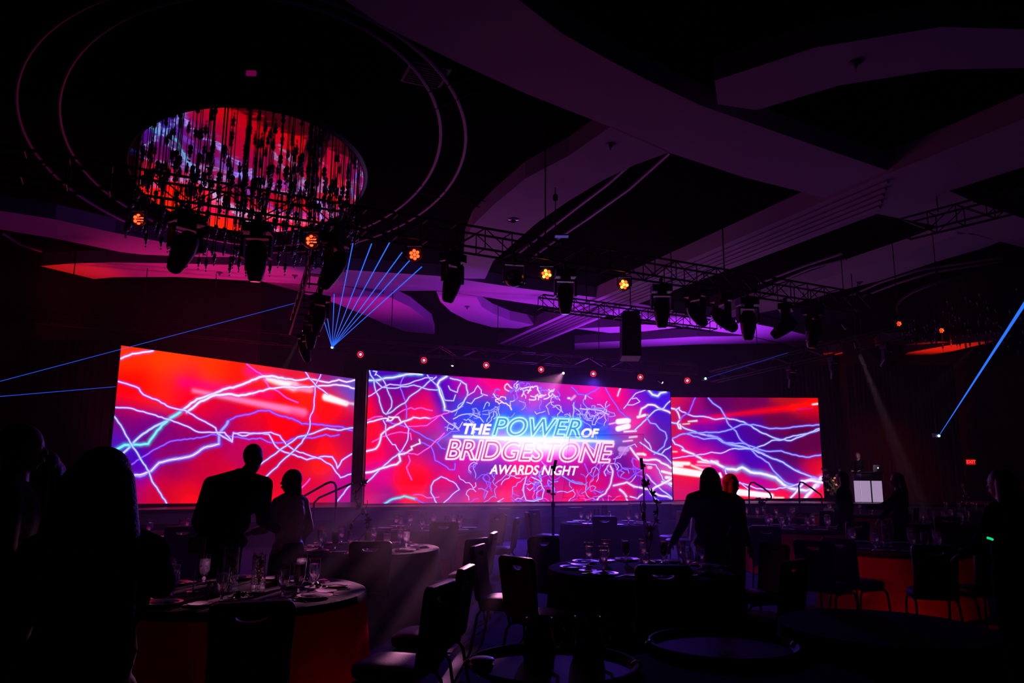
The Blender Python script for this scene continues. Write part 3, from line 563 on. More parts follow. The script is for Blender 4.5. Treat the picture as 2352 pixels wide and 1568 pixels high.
SOF = [
 [(640,-70),(770,0),(860,60),(1050,150),(1200,215),(1400,290),(1530,345),(1700,398),(1900,445),(2010,478),(2130,500),(2420,566),(2420,505),(2240,450),(2170,420),(2040,380),(1900,335),(1750,285),(1600,235),(1480,180),(1380,130),(1280,75),(1180,0),(1090,-70)],
 [(1395,287),(1300,355),(1200,410),(1130,470),(1080,520),(1064,560),(1060,641),(1112,641),(1130,600),(1180,555),(1230,510),(1300,460),(1380,410),(1450,375),(1533,343)],
 [(90,628),(160,621),(250,617),(400,617),(700,620),(800,626),(1000,636),(1200,662),(1368,680),(1480,695),(1565,711),(1677,725),(1775,742),(1789,757),(1817,750),(1860,760),(1890,775),(1831,788),(1798,778),(1720,762),(1650,754),(1573,743),(1340,712),(1200,695),(1090,680),(1000,670),(900,672),(780,662),(690,679),(600,655),(400,648),(260,651),(215,656)],
 [(600,656),(690,679.5),(770,703),(860,738),(915,764),(998,770),(990,745),(940,708),(880,680),(781,662.5)],
 [(1000,671),(1010,695),(1035,718),(1075,738),(1130,752),(1190,754),(1225,745),(1170,735),(1130,720),(1105,705),(1092,681)],
 [(1320,752),(1420,746),(1480,740),(1573,744),(1480,756),(1400,761)],
 [(1320,786),(1467,776),(1600,766),(1718,763),(1790,779),(1620,783),(1469,792),(1320,801)],
 [(1650,716),(1732,686),(1856,640),(1971,602),(2083,564),(2194,522),(2230,519),(2300,535),(2242,557),(2146,586),(2019,631),(1907,661),(1850,680),(1789,700),(1732,712),(1660,724)],
 [(1632,178),(1862,98),(2150,46),(2420,50),(2420,135),(2150,144),(1920,184),(1730,244),(1640,232)],
 [(-260,462),(0,503),(122,520),(260,549),(425,578),(560,600),(459,601),(324,598),(275,593),(122,564),(0,546),(-260,505)],
 [(2018,773),(2100,764),(2180,770),(2083,778),(2010,783)],
 [(2062,811),(2086,795),(2178,777),(2230,770),(2300,762),(2190,790),(2153,797),(2111,811)],
 [(1891,800),(1936,795),(1936,811),(1898,811)]]
for i, s in enumerate(SOF): soffit(i+1, s)
# the long straight ribbed beam
UE = [(1144,790),(1368,684),(1569,595),(2040,382),(2420,222)]; LE = [(1218,797),(1402,718),(1661,615),(2012,477),(2420,340)]
soffit(14, UE+LE[::-1], ZS-.06)
def lerp2(a, b, t): return (a[0]+(b[0]-a[0])*t, a[1]+(b[1]-a[1])*t)
rb = MB()
for t in (.22, .40, .55, .70, .84):
    P = [on_z(*lerp2(u, l, t), ZS-.09) for u, l in zip(UE[:4], LE[:4])]
    rb.tube([P[0], P[1], P[2], P[3]], .045, 4)
struct(rb.build('trim_15', SOFF, None, False))
# round ceiling tracks about the chandelier, and the curved tracks beyond
def plane_ellipse(px, z, nseg=96, grow=1.0):
    """ellipse on the plane z through points seen in the photograph"""
    P = [on_z(*p, z) for p in px]; c = sum(P, Vector())/len(P)
    A = np.array([[(p.x-c.x)**2, (p.x-c.x)*(p.y-c.y), (p.y-c.y)**2, p.x-c.x, p.y-c.y] for p in P])
    a, b, d, e, f = np.linalg.lstsq(A, np.ones(len(P)), rcond=None)[0]
    ctr = np.linalg.solve([[2*a, b], [b, 2*d]], [-e, -f]); k = 1+a*ctr[0]**2+b*ctr[0]*ctr[1]+d*ctr[1]**2
    w, V = np.linalg.eigh(np.array([[a, b/2], [b/2, d]])/k); ax = grow/np.sqrt(w)
    out = []
    for i in range(nseg):
        t = 2*PI*i/nseg; q = V @ np.array([ax[0]*math.cos(t), ax[1]*math.sin(t)])+ctr; out.append(Vector((q[0]+c.x, q[1]+c.y, z)))
    return Vector((ctr[0]+c.x, ctr[1]+c.y, z)), out
n = 16
for px in ([(38,200),(60,330),(150,450),(280,520),(1061,300),(1052,380),(1000,460),(945,505),(975,140),(60,120),(400,-20),(1035,215),(110,70)], [(122,250),(140,330),(185,405),(275,480),(999,330),(988,390),(950,440),(895,498),(900,110),(960,190),(800,50),(520,6),(300,60),(150,160)]):
    ctr, ring = plane_ellipse(px, ZS+.28)
    struct(MB().tube(ring, .030, 6, True).build('trim_%d' % n, RINGM)); n += 1
for px in ([(1445,370),(1390,420),(1320,475),(1245,535),(1190,580)], [(1532,345),(1440,430),(1345,500),(1280,545),(1220,590)], [(1740,642),(1845,600),(1932,570)], [(1775,642),(1860,605),(1940,583)],
           [(1950,667),(2020,635),(2110,605),(2300,573)], [(1980,668),(2060,636),(2140,610),(2300,583)], [(975,215),(1040,190),(1150,160)], [(990,255),(1075,215),(1160,200)], [(960,430),(1060,452),(1140,470)], [(950,445),(1050,465),(1130,484)],
           [(1260,490),(1400,512),(1560,545)], [(1240,500),(1400,530),(1560,562)], [(0,553),(45,580),(92,594)], [(60,580),(110,563),(170,555)], [(1700,575),(1760,585),(1830,592)]):
    thin = px[0][0] in (975, 990, 960, 950, 1260, 1240, 60, 1700)
    struct(MB().tube([on_z(*p, ZS+.26) for p in px], .012 if thin else .034, 6).build('trim_%d' % n, RINGM if not thin else TRUSSM)); n += 1
# drape of hanging pleats behind the booth, red in the wash
def drape(name, label, a, b, z0, z1, m, pl_=.16, amp=.06, rot=0):
    a, b = Vector((*a, 0)), Vector((*b, 0)); L = (b-a).length; N = int(L/pl_)*4; nn = (b-a).normalized().cross(Vector((0, 0, 1)))
    P = []
    for zz in (z0, (z0+z1)/2, z1):
        P.append([a.lerp(b, k/N)+nn*amp*(math.sin(k*PI/2+.3*math.sin(k*.21))+.3*math.sin(k*.9))+Vector((0, 0, zz)) for k in range(N+1)])
    o = MB().sheet(P, .02).build(name, m); return tag(o, label, 'curtain', 'stage drapes')
drape('curtain', 'dark red pleated drape right of the lit booth, catching a red wash', (13.4, 29.9), (17.8, 29.9), .02, 6.2, DRAPER)
drape('curtain', 'black pleated drape behind the booth and right of the right wing screen', (10.9, 30.6), (13.3, 30.2), .02, 6.2, DRAPE)
drape('curtain', 'black pleated drape filling the gap between left wing and centre screens', (-5.3, 23.4), (-3.6, 23.3), .02, 5.2, DRAPE)
drape('curtain', 'dim pleated drape on the left wall beside the left wing screen', (-12.9, 19.3), (-9.2, 18.6), .02, 5.0, WALLM, .2)

# ------------------------------------------------------------------ haze hanging in the hall
HAZE = bpy.data.materials.new('theatrical haze'); HAZE.use_nodes = True; nt = HAZE.node_tree; nt.nodes.clear()
vsn = nt.nodes.new('ShaderNodeVolumeScatter'); vsn.inputs['Density'].default_value = .0032; vsn.inputs['Anisotropy'].default_value = .4
vsn.inputs['Color'].default_value = (.9, .85, .95, 1)
o_ = nt.nodes.new('ShaderNodeOutputMaterial'); nt.links.new(vsn.outputs[0], o_.inputs['Volume'])
hz = MB().box((3.9, 20.0, 3.72), (34.4, 27.0, 7.38)).build('haze', HAZE, None, False); tag(hz, 'thin stage haze filling the whole hall', 'haze', None, 'stuff')

HAZE2 = HAZE.copy(); HAZE2.name = 'low haze'
for nd in HAZE2.node_tree.nodes:
    if nd.type == 'VOLUME_SCATTER': nd.inputs['Density'].default_value = .013
hz2 = MB().box((-1.2, 13.0, .74), (9.6, 12.4, 1.38)).build('haze', HAZE2, None, False); tag(hz2, 'denser haze lying low over the left tables before the stage', 'haze', None, 'stuff')  # added denser box that makes the table beam show low down

# ------------------------------------------------------------------ stage
ZST = .86
SB = [SW['L'][3], SW['C'][3], SW['C'][2], SW['R'][2]]
front = [(-10.2, 16.2), (-9.1, 16.0), (-4.2, 18.9), (5.2, 22.9), (9.0, 24.9), (18.2, 24.9)]
def slab(name, outline, z0, z1, m):
    me = bpy.data.meshes.new(name); bm = bmesh.new()
    lo = [bm.verts.new((*p, z0)) for p in outline]; hi = [bm.verts.new((*p, z1)) for p in outline]; N = len(lo)
    f = [bm.faces.new(lo), bm.faces.new(hi)]
    for i in range(N): bm.faces.new((lo[i], lo[(i+1) % N], hi[(i+1) % N], hi[i]))
    bmesh.ops.triangulate(bm, faces=f); bmesh.ops.recalc_face_normals(bm, faces=bm.faces); bm.to_mesh(me); bm.free(); me.materials.append(m); return me
st = thing('stage', 'long low stage with grey banded front running below all the screens', 'stage', (0, 20, 0))
back = [(18.2, 29.6), (6.5, 29.6), (-4.0, 23.2), (-9.6, 18.4)]
L = lambda pts: [(x, y-20) for x, y in pts]
link('deck', slab('deck', L(front+back), ZST-.08, ZST, STAGEM), st)
ins = [(x+.12 if i else x, y+.12) for i, (x, y) in enumerate(front)]
link('skirt', slab('skirt', L(ins+back), 0, ZST-.08, DRAPE), st)
fb = MB()
for a, b in zip(front[:-1], front[1:]):
    a, b = Vector((*a, 0)), Vector((*b, 0)); ang = math.atan2(b.y-a.y, b.x-a.x); Lg = (b-a).length
    k = max(1, int(Lg/2.4))
    for j in range(k):
        c = a.lerp(b, (j+.5)/k)+Vector((math.sin(ang)*.03, -math.cos(ang)*.03-20, .66))
        MB().box((0, 0, 0), (Lg/k-.012, .03, .22)).build('fascia_panel', FASCIA, st, False, c).rotation_euler = (0, 0, ang)
# monitors/steps in front of the stage
def step_block(px, y, w, h, label):
    p = on_y(px, 1180, y); t = thing('step_unit', label, 'steps', (p.x, p.y, 0), .2)
    b = MB().box((0, 0, h/2), (w, .3, h)); b.build('tread', PLAST, t, False); MB().box((0, -.3, h/4), (w, .3, h/2)).build('tread', PLAST, t, False)
step_block(1328, 21.0, .35, .82, 'small black steps against the stage below the word NIGHT')
step_block(1163, 20.3, .30, .80, 'small black steps against the stage below the centre screen')
step_block(1500, 22.0, 1.2, .9, 'wide black steps at the right end of the centre screen')
step_block(955, 19.4, .28, .78, 'narrow black steps against the stage under the left of the centre screen')
# handrails
def handrail(pts, label):
    c = pts[0]; t = thing('handrail', label, 'railing', (c.x, c.y, c.z)); 
    P = [p-c for p in pts]; MB().tube(P, .026, 8).build('rail', RAILM, t)
    MB().lathe([(.07, 0), (.07, .015), (.03, .03)], 12).build('flange', RAILM, t, True, (0, 0, 0))
    return t
def rail_px(px, y, label, foot=0.0):
    P = [on_y(x, yy, y) for x, yy in px]; b = P[0].copy(); b.z = foot; handrail([b]+P, label)
rail_px([(778,1150),(777,1122),(773,1115),(765,1113),(756,1116),(725,1134),(696,1151)], 17.3, 'bent steel handrail beside the steps at the right end of the left screen', .1)
rail_px([(727,1162),(738,1150),(790,1126),(815,1115)], 17.9, 'second handrail crossing behind the bent one below the left screen', .3)
rail_px([(1726,1135),(1726,1106),(1730,1099),(1737,1099),(1755,1109),(1773,1122),(1777,1130),(1777,1140)], 24.0, 'left-hand bent steel handrail before the right wing screen', .5)
rail_px([(1842,1140),(1840,1104),(1843,1096),(1849,1097),(1870,1110),(1890,1124),(1893,1130),(1894,1150)], 24.2, 'right-hand bent steel handrail before the right wing screen', .5)
rail_px([(97,1150),(97,1102),(103,1096),(115,1096),(123,1102),(124,1150)], 15.5, 'looped steel handrail in the dark beside the left wall', .05)

# ------------------------------------------------------------------ rigging
def dirmat(d):
    d = Vector(d).normalized(); s = d.cross(Vector((0, 0, 1))).normalized(); u = s.cross(d); return Matrix((d, s, u)).transposed()
def truss(label, p0, p1, size=.36, bay=.5, rr=.022, hang=None, group='box trusses'):
    p0, p1 = Vector(p0), Vector(p1); L_ = (p1-p0).length; R = dirmat(p1-p0)
    t = bpy.data.objects.new('truss', None); COL.objects.link(t); t.location = p0; t.rotation_euler = R.to_euler(); tag(t, label, 'truss', group)
    cm = MB().tube([(0, 0, 0), (L_, 0, 0)], rr, 8).mesh('chord', TRUSSM); h = size/2
    for sy in (-h, h):
        for sz in (-h, h): link('chord', cm, t, (0, sy, sz))
    nb = max(1, round(L_/bay)); bl = L_/nb
    up = MB().tube([(0, 0, -h), (0, 0, h)], rr*.55, 6).mesh('brace', TRUSSM)
    dg = MB().tube([(0, 0, -h), (bl, 0, h)], rr*.5, 6).mesh('brace', TRUSSM); dg2 = MB().tube([(0, 0, h), (bl, 0, -h)], rr*.5, 6).mesh('brace', TRUSSM)
    cr = MB().tube([(0, -h, 0), (0, h, 0)], rr*.55, 6).mesh('brace', TRUSSM)
    for k in range(nb+1):
        link('brace', cr, t, (k*bl, 0, -h)); link('brace', cr, t, (k*bl, 0, h))
        for sy in (-h, h):
            link('brace', up, t, (k*bl, sy, 0))
            if k < nb: link('brace', dg if k % 2 else dg2, t, (k*bl, sy, 0))
    for k in range(1, 4):                           # chains to the roof
        q = p0.lerp(p1, k/4); m = MB().tube([(0, 0, h), (0, 0, 0)], .001, 4)
        o = MB().tube([q+Vector((0, 0, h)), (q.x, q.y, ZC)], .012, 6).mesh('hoist_chain', BLACKM)
        ob = link('hoist_chain', o); ob.parent = t; ob.matrix_parent_inverse = Matrix.LocRotScale(p0, R, None).inverted()
    return p0, p1
def at_px(tr, px):
    a, b = tr; lo, hi = 0.0, 1.0
    for _ in range(40):
        m = (lo+hi)/2; q = a.lerp(b, m)
        if px_of(q)[0] < px: lo = m
        else: hi = m
    return a.lerp(b, lo)
T1 = truss('long main lighting truss sloping from the chandelier to the right of the hall', on_z(-60, 386, 5.2), on_z(1985, 685, 5.2), .33, .46, .019)
T2 = truss('short truss carrying the hanging loudspeaker array, behind the main truss', on_y(1240, 693, 17.0), on_y(1638, 737, 18.6), .30, .38, .020)
T3 = truss('dim truss over the screens with the row of red and white lamps', on_y(640, 790, 22.2), on_y(1600, 842, 24.6), .32, .6, .018)
T4 = truss('truss reaching back from the left lamps above the left wing screen', on_y(738, 594, 11.0), on_y(684, 760, 14.6), .30, .45, .018)
T5 = truss('truss at the right crossing before the red-lit soffit', on_y(1640, 858, 24.5), on_y(2120, 738, 19.6), .34, .55, .018)
T6 = truss('dark truss high at the right edge of the hall', on_z(2075, 512, 6.7), on_z(2420, 418, 6.7), .36, .5, .022)
T7 = truss('dim truss above the left wing screen near the left wall', on_y(-20, 735, 19.0), on_y(640, 786, 21.0), .32, .7, .016)

HEADM = None
def moving_head(p, tilt, pan, label, s=1.0, group='moving heads on the trusses'):
    """hangs below point p"""
    s *= .88
    t = thing('moving_head_light', label, 'stage light', p, pan, group)
    MB().box((0, 0, -.01), (.05*s, .06*s, .12)).build('clamp', BLACKM, t, False)
    MB().box((0, 0, -.11*s-.03), (.34*s, .24*s, .12*s)).box((0, 0, -.19*s-.03), (.16*s, .16*s, .05*s)).build('base', PLAST, t, False)
    y = MB(); z0 = -.22*s-.03
    y.box((0, 0, z0), (.36*s, .10*s, .04*s)); 
    for sx in (-1, 1): y.box((sx*.17*s, 0, z0-.13*s), (.035*s, .12*s, .28*s))
    y.build('yoke', PLAST, t, False)
    R = Matrix.Rotation(tilt, 3, 'X'); hz = z0-.24*s
    prof = [(.001, .20), (.085, .19), (.125, .11), (.138, .0), (.126, -.12), (.104, -.23), (.088, -.30), (.066, -.325), (.001, -.325)]
    MB().lathe([(a*s, b*s) for a, b in prof], 16, (0, 0, hz), R=R).build('head', PLAST, t)
    MB().lathe([(.001, -.328*s), (.062*s, -.329*s), (.062*s, -.326*s)], 16, (0, 0, hz), R=R).build('lens', CHROME, t)
    MB().tube([R @ Vector((.112*s*math.cos(a), .112*s*math.sin(a), -.20*s))+Vector((0, 0, hz)) for a in [2*PI*k/16 for k in range(16)]], .008*s, 6, True).build('trim_ring', CHROME, t)
    return t
h1 = T1
for px, tilt, pan, s, lab in [(430, .75, .9, 1.25, 'big moving head tilted right, hanging at the left edge of the chandelier'), (592, .1, .1, 1.2, 'moving head hanging in front of the chandelier centre'),
   (770, .55, 1.3, 1.2, 'moving head tipped right above the top of the steep left truss'), (1038, .30, .9, 1.15, 'moving head with open yoke, right of the first red lamp past the chandelier'),
   (1295, .08, .1, 1.1, 'moving head pointing straight down in front of the end of the short truss'), (1515, .10, .0, 1.15, 'moving head pointing down, just right of the last orange lamp'),
   (1592, .9, -.9, 1.1, 'moving head tipped left, second right of the last orange lamp'), (1652, 1.0, -1.2, 1.2, 'moving head lying nearly level over the right end of the short truss'),
   (1712, .12, .1, 1.2, 'moving head with pale trim ring over the right end of the violet soffit'), (1800, .95, 1.1, 1.15, 'dark moving head lying level right of the pale-ringed one'),
   (1862, .2, .7, 1.2, 'last moving head at the right end of the main truss')]:
    q = at_px(T1, px); moving_head((q.x, q.y, q.z-.19), tilt, pan, lab, s)
for px, tilt, pan, s, lab in [(730, .3, .8, .95, 'moving head halfway down the steep left truss'), (712, .2, .3, .9, 'moving head lower on the steep left truss'), (692, .5, -.5, .85, 'lowest moving head on the steep left truss above a white beam')]:
    f = {730: .30, 712: .6, 692: .9}[px]; q = T4[0].lerp(T4[1], f); moving_head((q.x+.12, q.y, q.z-.17), tilt, pan, lab, s)
for f, tilt, lab in [(.42, .3, 'dim moving head on the right truss, left of the red soffit patch'), (.62, .2, 'dim moving head on the right truss beside the broad white beam'), (.85, .8, 'dim moving head at the right end of the right truss')]:
    q = T5[0].lerp(T5[1], f); moving_head((q.x, q.y, q.z-.17), tilt, .4, lab, 1.0)
# projector-like lamp with a milky lens
q = at_px(T1, 1178); pj = thing('profile_spotlight', 'round-bodied spotlight with a milky lens facing the camera, left of an orange lamp', 'stage light', (q.x, q.y, q.z-.19), 0.2)
MB().box((0, 0, -.03), (.05, .05, .17)).build('clamp', BLACKM, pj, False)
MB().box((-.17, 0, -.24), (.02, .08, .3)).box((.17, 0, -.24), (.02, .08, .3)).box((0, 0, -.10), (.36, .08, .02)).build('yoke', BLACKM, pj, False)
MB().ell((0, 0, -.32), (.15, .20, .14), n=18, m=12).build('housing', PLAST, pj)
MB().ell((-.085, -.165, -.335), (.055, .035, .055)).build('lens', mat('milky lens', (.75, .70, .68), .3), pj)
MB().tube([(-.1, -.1, -.43), (0, -.13, -.455), (.12, -.1, -.435)], .018, 6).build('trim_ring', CHROME, pj)

def led_par(p, label, kind, aimd=(0, -1, -.25), s=1.0, group='orange lamps under the main truss'):
    t = thing('led_par_light', label, 'stage light', p, 0, group)
    MB().box((0, 0, -.05*s), (.04, .04, .12*s)).box((0, 0, -.11*s), (.26*s, .05, .02)).box((-.13*s, 0, -.2*s), (.015, .05, .2*s)).box((.13*s, 0, -.2*s), (.015, .05, .2*s)).build('bracket', BLACKM, t, False)
    d = Vector(aimd).normalized(); R = d.to_track_quat('-Z', 'Y').to_matrix(); c = Vector((0, 0, -.26*s))
    MB().lathe([(.06*s, .14*s), (.10*s, .10*s), (.125*s, .02*s), (.125*s, -.06*s), (.115*s, -.06*s), (.11*s, -.01*s), (.001, -.01*s)], 20, c, R=R).build('housing', PLAST, t)
    if kind == 'back':
        rings = [(0, 1, 'w'), (.036, 6, 'w'), (.088, 14, 'r')]; rr = {'w': .013, 'r': .015}
    else:
        rings = [(0, 1, 'o'), (.062, 6, 'o')]; rr = {'o': .028}
    M_ = {'w': emis('violet white emitter', (.55, .45, 1.0), 3.0), 'r': emis('red emitter', (1.0, .01, .02), 3.2), 'o': emis('orange red emitter', (1.0, .035, .008), 7.0)}
    HOT = emis('hot orange emitter', (1.0, .30, .02), 9.0)
    k2 = 0
    for rad, nn, kk in rings:
        for k in range(nn):
            a = 2*PI*k/nn+.3; v = R @ Vector((rad*s*math.cos(a), rad*s*math.sin(a), -.028*s)); mm = M_[kk]
            if kind == 'hot' and (k2 % 2 == 0): mm = HOT
            if kind == 'slat' : mm = M_[kk]
            MB().ell(c+v, (rr[kk]*s,)*3, n=8, m=5).build('emitter', mm, t); k2 += 1
    if kind == 'slat':
        b = MB()
        for zz in (-.045, .0, .045): b.box(c+Vector((0, 0, zz*s))+d*.06*s, (.22*s, .02, .018*s))
        b.build('barn_door', BLACKM, t, False)
    return t
for px, k, lab in [(312, 'slat', 'slatted red-orange lamp at the far left below the chandelier'), (710, 'slat', 'slatted red-orange lamp right of the chandelier'), (948, 'plain', 'red cluster lamp glowing beside the top of the blue laser fan'),
                   (1253, 'hot', 'yellow-hot orange lamp left of the short truss end'), (1432, 'hot', 'yellow-hot orange lamp above the middle of the short truss')]:
    q = at_px(T1, px); cy = {312: 517, 710: 560, 948: 588, 1253: 628, 1432: 649}[px]; s_ = .9 if px > 400 else .75; c_ = on_y(px, cy, q.y)
    led_par((c_.x, c_.y, c_.z+.26*s_), lab, k, (-q.x*.3, -1, -.35), s_)
    if c_.z+.26*s_ < q.z-.17: MB().tube([(0, 0, 0), (0, 0, q.z-.165-c_.z-.26*s_)], .012, 6).build('drop_rod', BLACKM, [o for o in COL.objects if o.name.startswith('led_par_light')][-1])
for i, (px, py) in enumerate([(829, 820), (975, 831), (1118, 840), (1244, 848), (1364, 856), (1472, 862), (1580, 868)]):
    nm = ['leftmost of the seven', 'second from left of the seven', 'third from left of the seven', 'middle one of the seven', 'fifth from left of the seven', 'sixth from left of the seven', 'rightmost of the seven'][i]
    q = at_px(T3, px); p = on_y(px, py, q.y-.05); p.z += .26
    led_par(p, nm+' red-ringed lamps above the screens', 'back', (-.15, -1, -.25), .95, 'red ringed lamps over the screens')
    MB().tube([(0, 0, 0), (0, 0, q.z-p.z)], .012, 6).build('drop_rod', BLACKM, bpy.context.scene.objects[[o.name for o in COL.objects if o.name.startswith('led_par_light')][-1]])
for px, py, lab in [(2065, 735, 'tiny red lamp in the dark rig right of the main truss'), (2163, 749, 'small slatted red lamp in the dark rig far right')]:
    p = on_y(px, py, 16); p.z += .2; t = led_par(p, lab, 'slat', (-.8, -1, -.3), .55, 'small red lamps at the right')
    MB().tube([(0, 0, 0), (0, 0, ZC-p.z)], .01, 6).build('drop_rod', BLACKM, t)

def small_spot(px, py, y, to, label, s=1.0, glow=(1, .85, .9), es=9.0):
    s *= .75; p = on_y(px, py, y); t = thing('small_spotlight', label, 'stage light', p, 0, 'small white spotlights')
    d = (Vector(to)-p).normalized(); R = d.to_track_quat('-Z', 'Y').to_matrix()
    MB().lathe([(.001, .24*s), (.05*s, .23*s), (.065*s, .12*s), (.075*s, .03*s), (.075*s, -.01*s), (.06*s, -.01*s), (.055*s, .05*s), (.001, .05*s)], 16, R=R).build('housing', PLAST, t)
    MB().ell(R @ Vector((0, 0, .03*s)), (.05*s,)*3, n=10, m=6).build('lens', emis('white lamp lens '+str(es), glow, es), t)
    tr = at_px(T3, px) if px < 1600 and px != 698 else Vector((0, 0, ZC)); MB().tube([(0, 0, .06*s), (0, 0, tr.z-.12-p.z if px != 698 else .5)], .012, 6).build('yoke', BLACKM, t)
    return t
small_spot(698, 768, 19, on_y(655, 850, 18.5), 'small white spotlight at the foot of the steep left truss', 1.0)
small_spot(1040, 842, 22.3, on_y(1036, 872, 22.2), 'small white spotlight pointing down above the centre screen, left of the word THE')
small_spot(1295, 855, 22.5, (-1.6, 6, .8), 'white spotlight with its beam raking left above the centre screen', .9)
small_spot(1523, 873, 22.3, on_y(1570, 900, 22.0), 'small white spotlight at the right top corner of the centre screen', .9)
small_spot(1943, 742, 19, on_y(1968, 772, 19), 'small white spotlight under the right end of the main truss', .9)
small_spot(1968, 785, 20, on_y(2112, 1130, 20.4), 'spotlight throwing the broad streaky beam down at the right drape', .9, (.3, .22, .25), 1.0)

# lasers: a projector and its beams
BLZ = emis('blue laser beam', (.02, .14, 1.0), 1.35); BLD = emis('dim blue laser beam', (.03, .07, .85), .42); CYD = emis('dim teal laser beam', (.0, .10, .28), .5)
def laser(p, label, ends, r0=.006, r1=.012, m=None, glow=6.0):
    t = thing('laser_projector', label, 'laser', p, 0, 'laser projectors')
    MB().box((0, .12, .02), (.18, .16, .12)).build('housing', PLAST, t, False)
    MB().ell((0, 0, 0), (.035,)*3).build('aperture', emis('laser aperture', (.35, .65, 1.0), glow), t)
    MB().tube([(0, .12, .06), (0, .12, .5)], .012, 6).build('bracket', BLACKM, t)
    for e in ends: MB().tube([(0, 0, 0), Vector(e)-p], [r0, r1], 6).build('beam', m or BLZ, t)
p = on_y(763, 804, 22.2)
laser(p, 'laser projector with a fan of nine blue beams above the gap between screens', [on_y(741, 735, 17.5), on_y(742, 684, 14.5), on_y(766, 682, 14.5), on_y(807, 565, 12.3), on_y(850, 565, 11.8), on_y(892, 560, 11.4), on_y(920, 584, 12.2), on_y(950, 588, 12.2), on_y(966, 616, 13.2)], .008, .009)
p = on_y(2160, 985, 22.0)
laser(p, 'laser projector at the right whose one beam climbs out of the frame', [on_y(2420, 570, 7.0)], .006, .020, None, 7)
p = on_y(1622, 862, 24.0)
laser(p, 'small laser projector right of the red-ringed lamps with a dim blue beam', [on_y(1810, 800, 19)], .007, .007, BLD, 5)
p = on_y(-190, 948, 14.0)
laser(p, 'laser projector beyond the left edge sending a thin beam up to the left truss', [on_y(690, 700, 15.5), on_y(268, 902, 16.2)], .007, .006, emis('thin blue laser beam', (.03, .10, .9), .7), 5)

# loudspeaker line array
la = thing('line_array_speaker', 'tall black hanging loudspeaker array below the short truss', 'loudspeaker', on_y(1446, 716, 17.9))
q = la.location.copy(); wv = .46
MB().box((0, 0, -.02), (.4, .5, .08)).build('fly_bar', BLACKM, la, False)
for k in range(9):
    a = .02*k*k*.09; R = Matrix.Rotation(-.02*k, 3, 'X')
    bxo = MB().box((0, 0, 0), (wv, .42, .105)).box((0, -.215, 0), (wv-.05, .02, .085)).build('cabinet', PLAST, la, False, (0, .012*k*k*.12, -.13-.114*k)); bxo.rotation_euler = R.to_euler()
# ------------------------------------------------------------------ chandeliers
def chandelier(px, z, n_st, label, seed, cm=MIRROR, gm=CRYST, lens=(.25, .4, .55, .7, .85, 1.0)):
    r = random.Random(seed); c, ring = plane_ellipse(px, z, 72); t = thing('chandelier', label, 'chandelier', c)
    ring = [p-c for p in ring]; N = len(ring); up = Vector((0, 0, .10))
    vs = [Vector((0, 0, 0))]+ring+[p+up for p in ring]+[up]
    fs = [(0, 1+k, 1+(k+1) % N) for k in range(N)]+[(2*N+1, N+1+(k+1) % N, N+1+k) for k in range(N)]+[(1+k, N+1+k, N+1+(k+1) % N, 1+(k+1) % N) for k in range(N)]
    MB().add(vs, fs).build('canopy', cm, t)
    MB().tube([p*1.012+Vector((0, 0, .05)) for p in ring], .05, 6, True).build('rim', BLACKM, t)
    for k in (9, 27, 45, 63): MB().tube([ring[k]*.7+up, ring[k]*.7+Vector((0, 0, ZC-c.z))], .02, 6).build('suspension_rod', BLACKM, t)
    vars_ = []
    for L_ in lens:
        b = MB().tube([(0, 0, 0), (0, 0, -L_)], .006, 5)
        b.lathe([(.012, -L_+.02), (.03, -L_), (.034, -L_-.03), (.018, -L_-.05)], 8); m1 = b.mesh('pendant', ROD)
        g = MB().lathe([(.012, -L_-.045), (.036, -L_-.07), (.030, -L_-.10), (.012, -L_-.12), (.02, -L_-.14), (.001, -L_-.17)], 8).ell((0, 0, -L_-.20), (.015,)*3, n=7, m=5).mesh('crystal', gm)
        vars_.append((L_, m1, g))
    for k in range(n_st):
        if k < n_st*.40:
            p = ring[int(N*k/(n_st*.40)) % N]*r.uniform(.93, .985); v = r.choice(vars_[1:] if p.y < 0 else vars_[1:4])
        else:
            p = ring[r.randrange(N)]*math.sqrt(r.uniform(.01, .85)); v = r.choice(vars_[:4])
        s = link('pendant', v[1], t, p); link('crystal', v[2], s)
    return t
chandelier([(303,410),(330,320),(400,272),(520,251),(640,268),(740,315),(800,365),(830,430),(822,460),(345,475),(400,508),(480,530),(620,536),(740,520)], 6.15, 270, 'oval mirrored chandelier with hanging crystal pendants reflecting the screens', 5)
chandelier([(2050,690),(2110,655),(2250,625),(2400,600),(2560,640),(2520,690),(2300,742),(2120,728)], 6.6, 150, 'dark oval chandelier of hanging pendants at the right edge of the hall', 9, ROD, mat('unlit crystal', (.16, .12, .17), .3, metal=.6))  # same chandelier in darker materials, its lack of light put into the colours
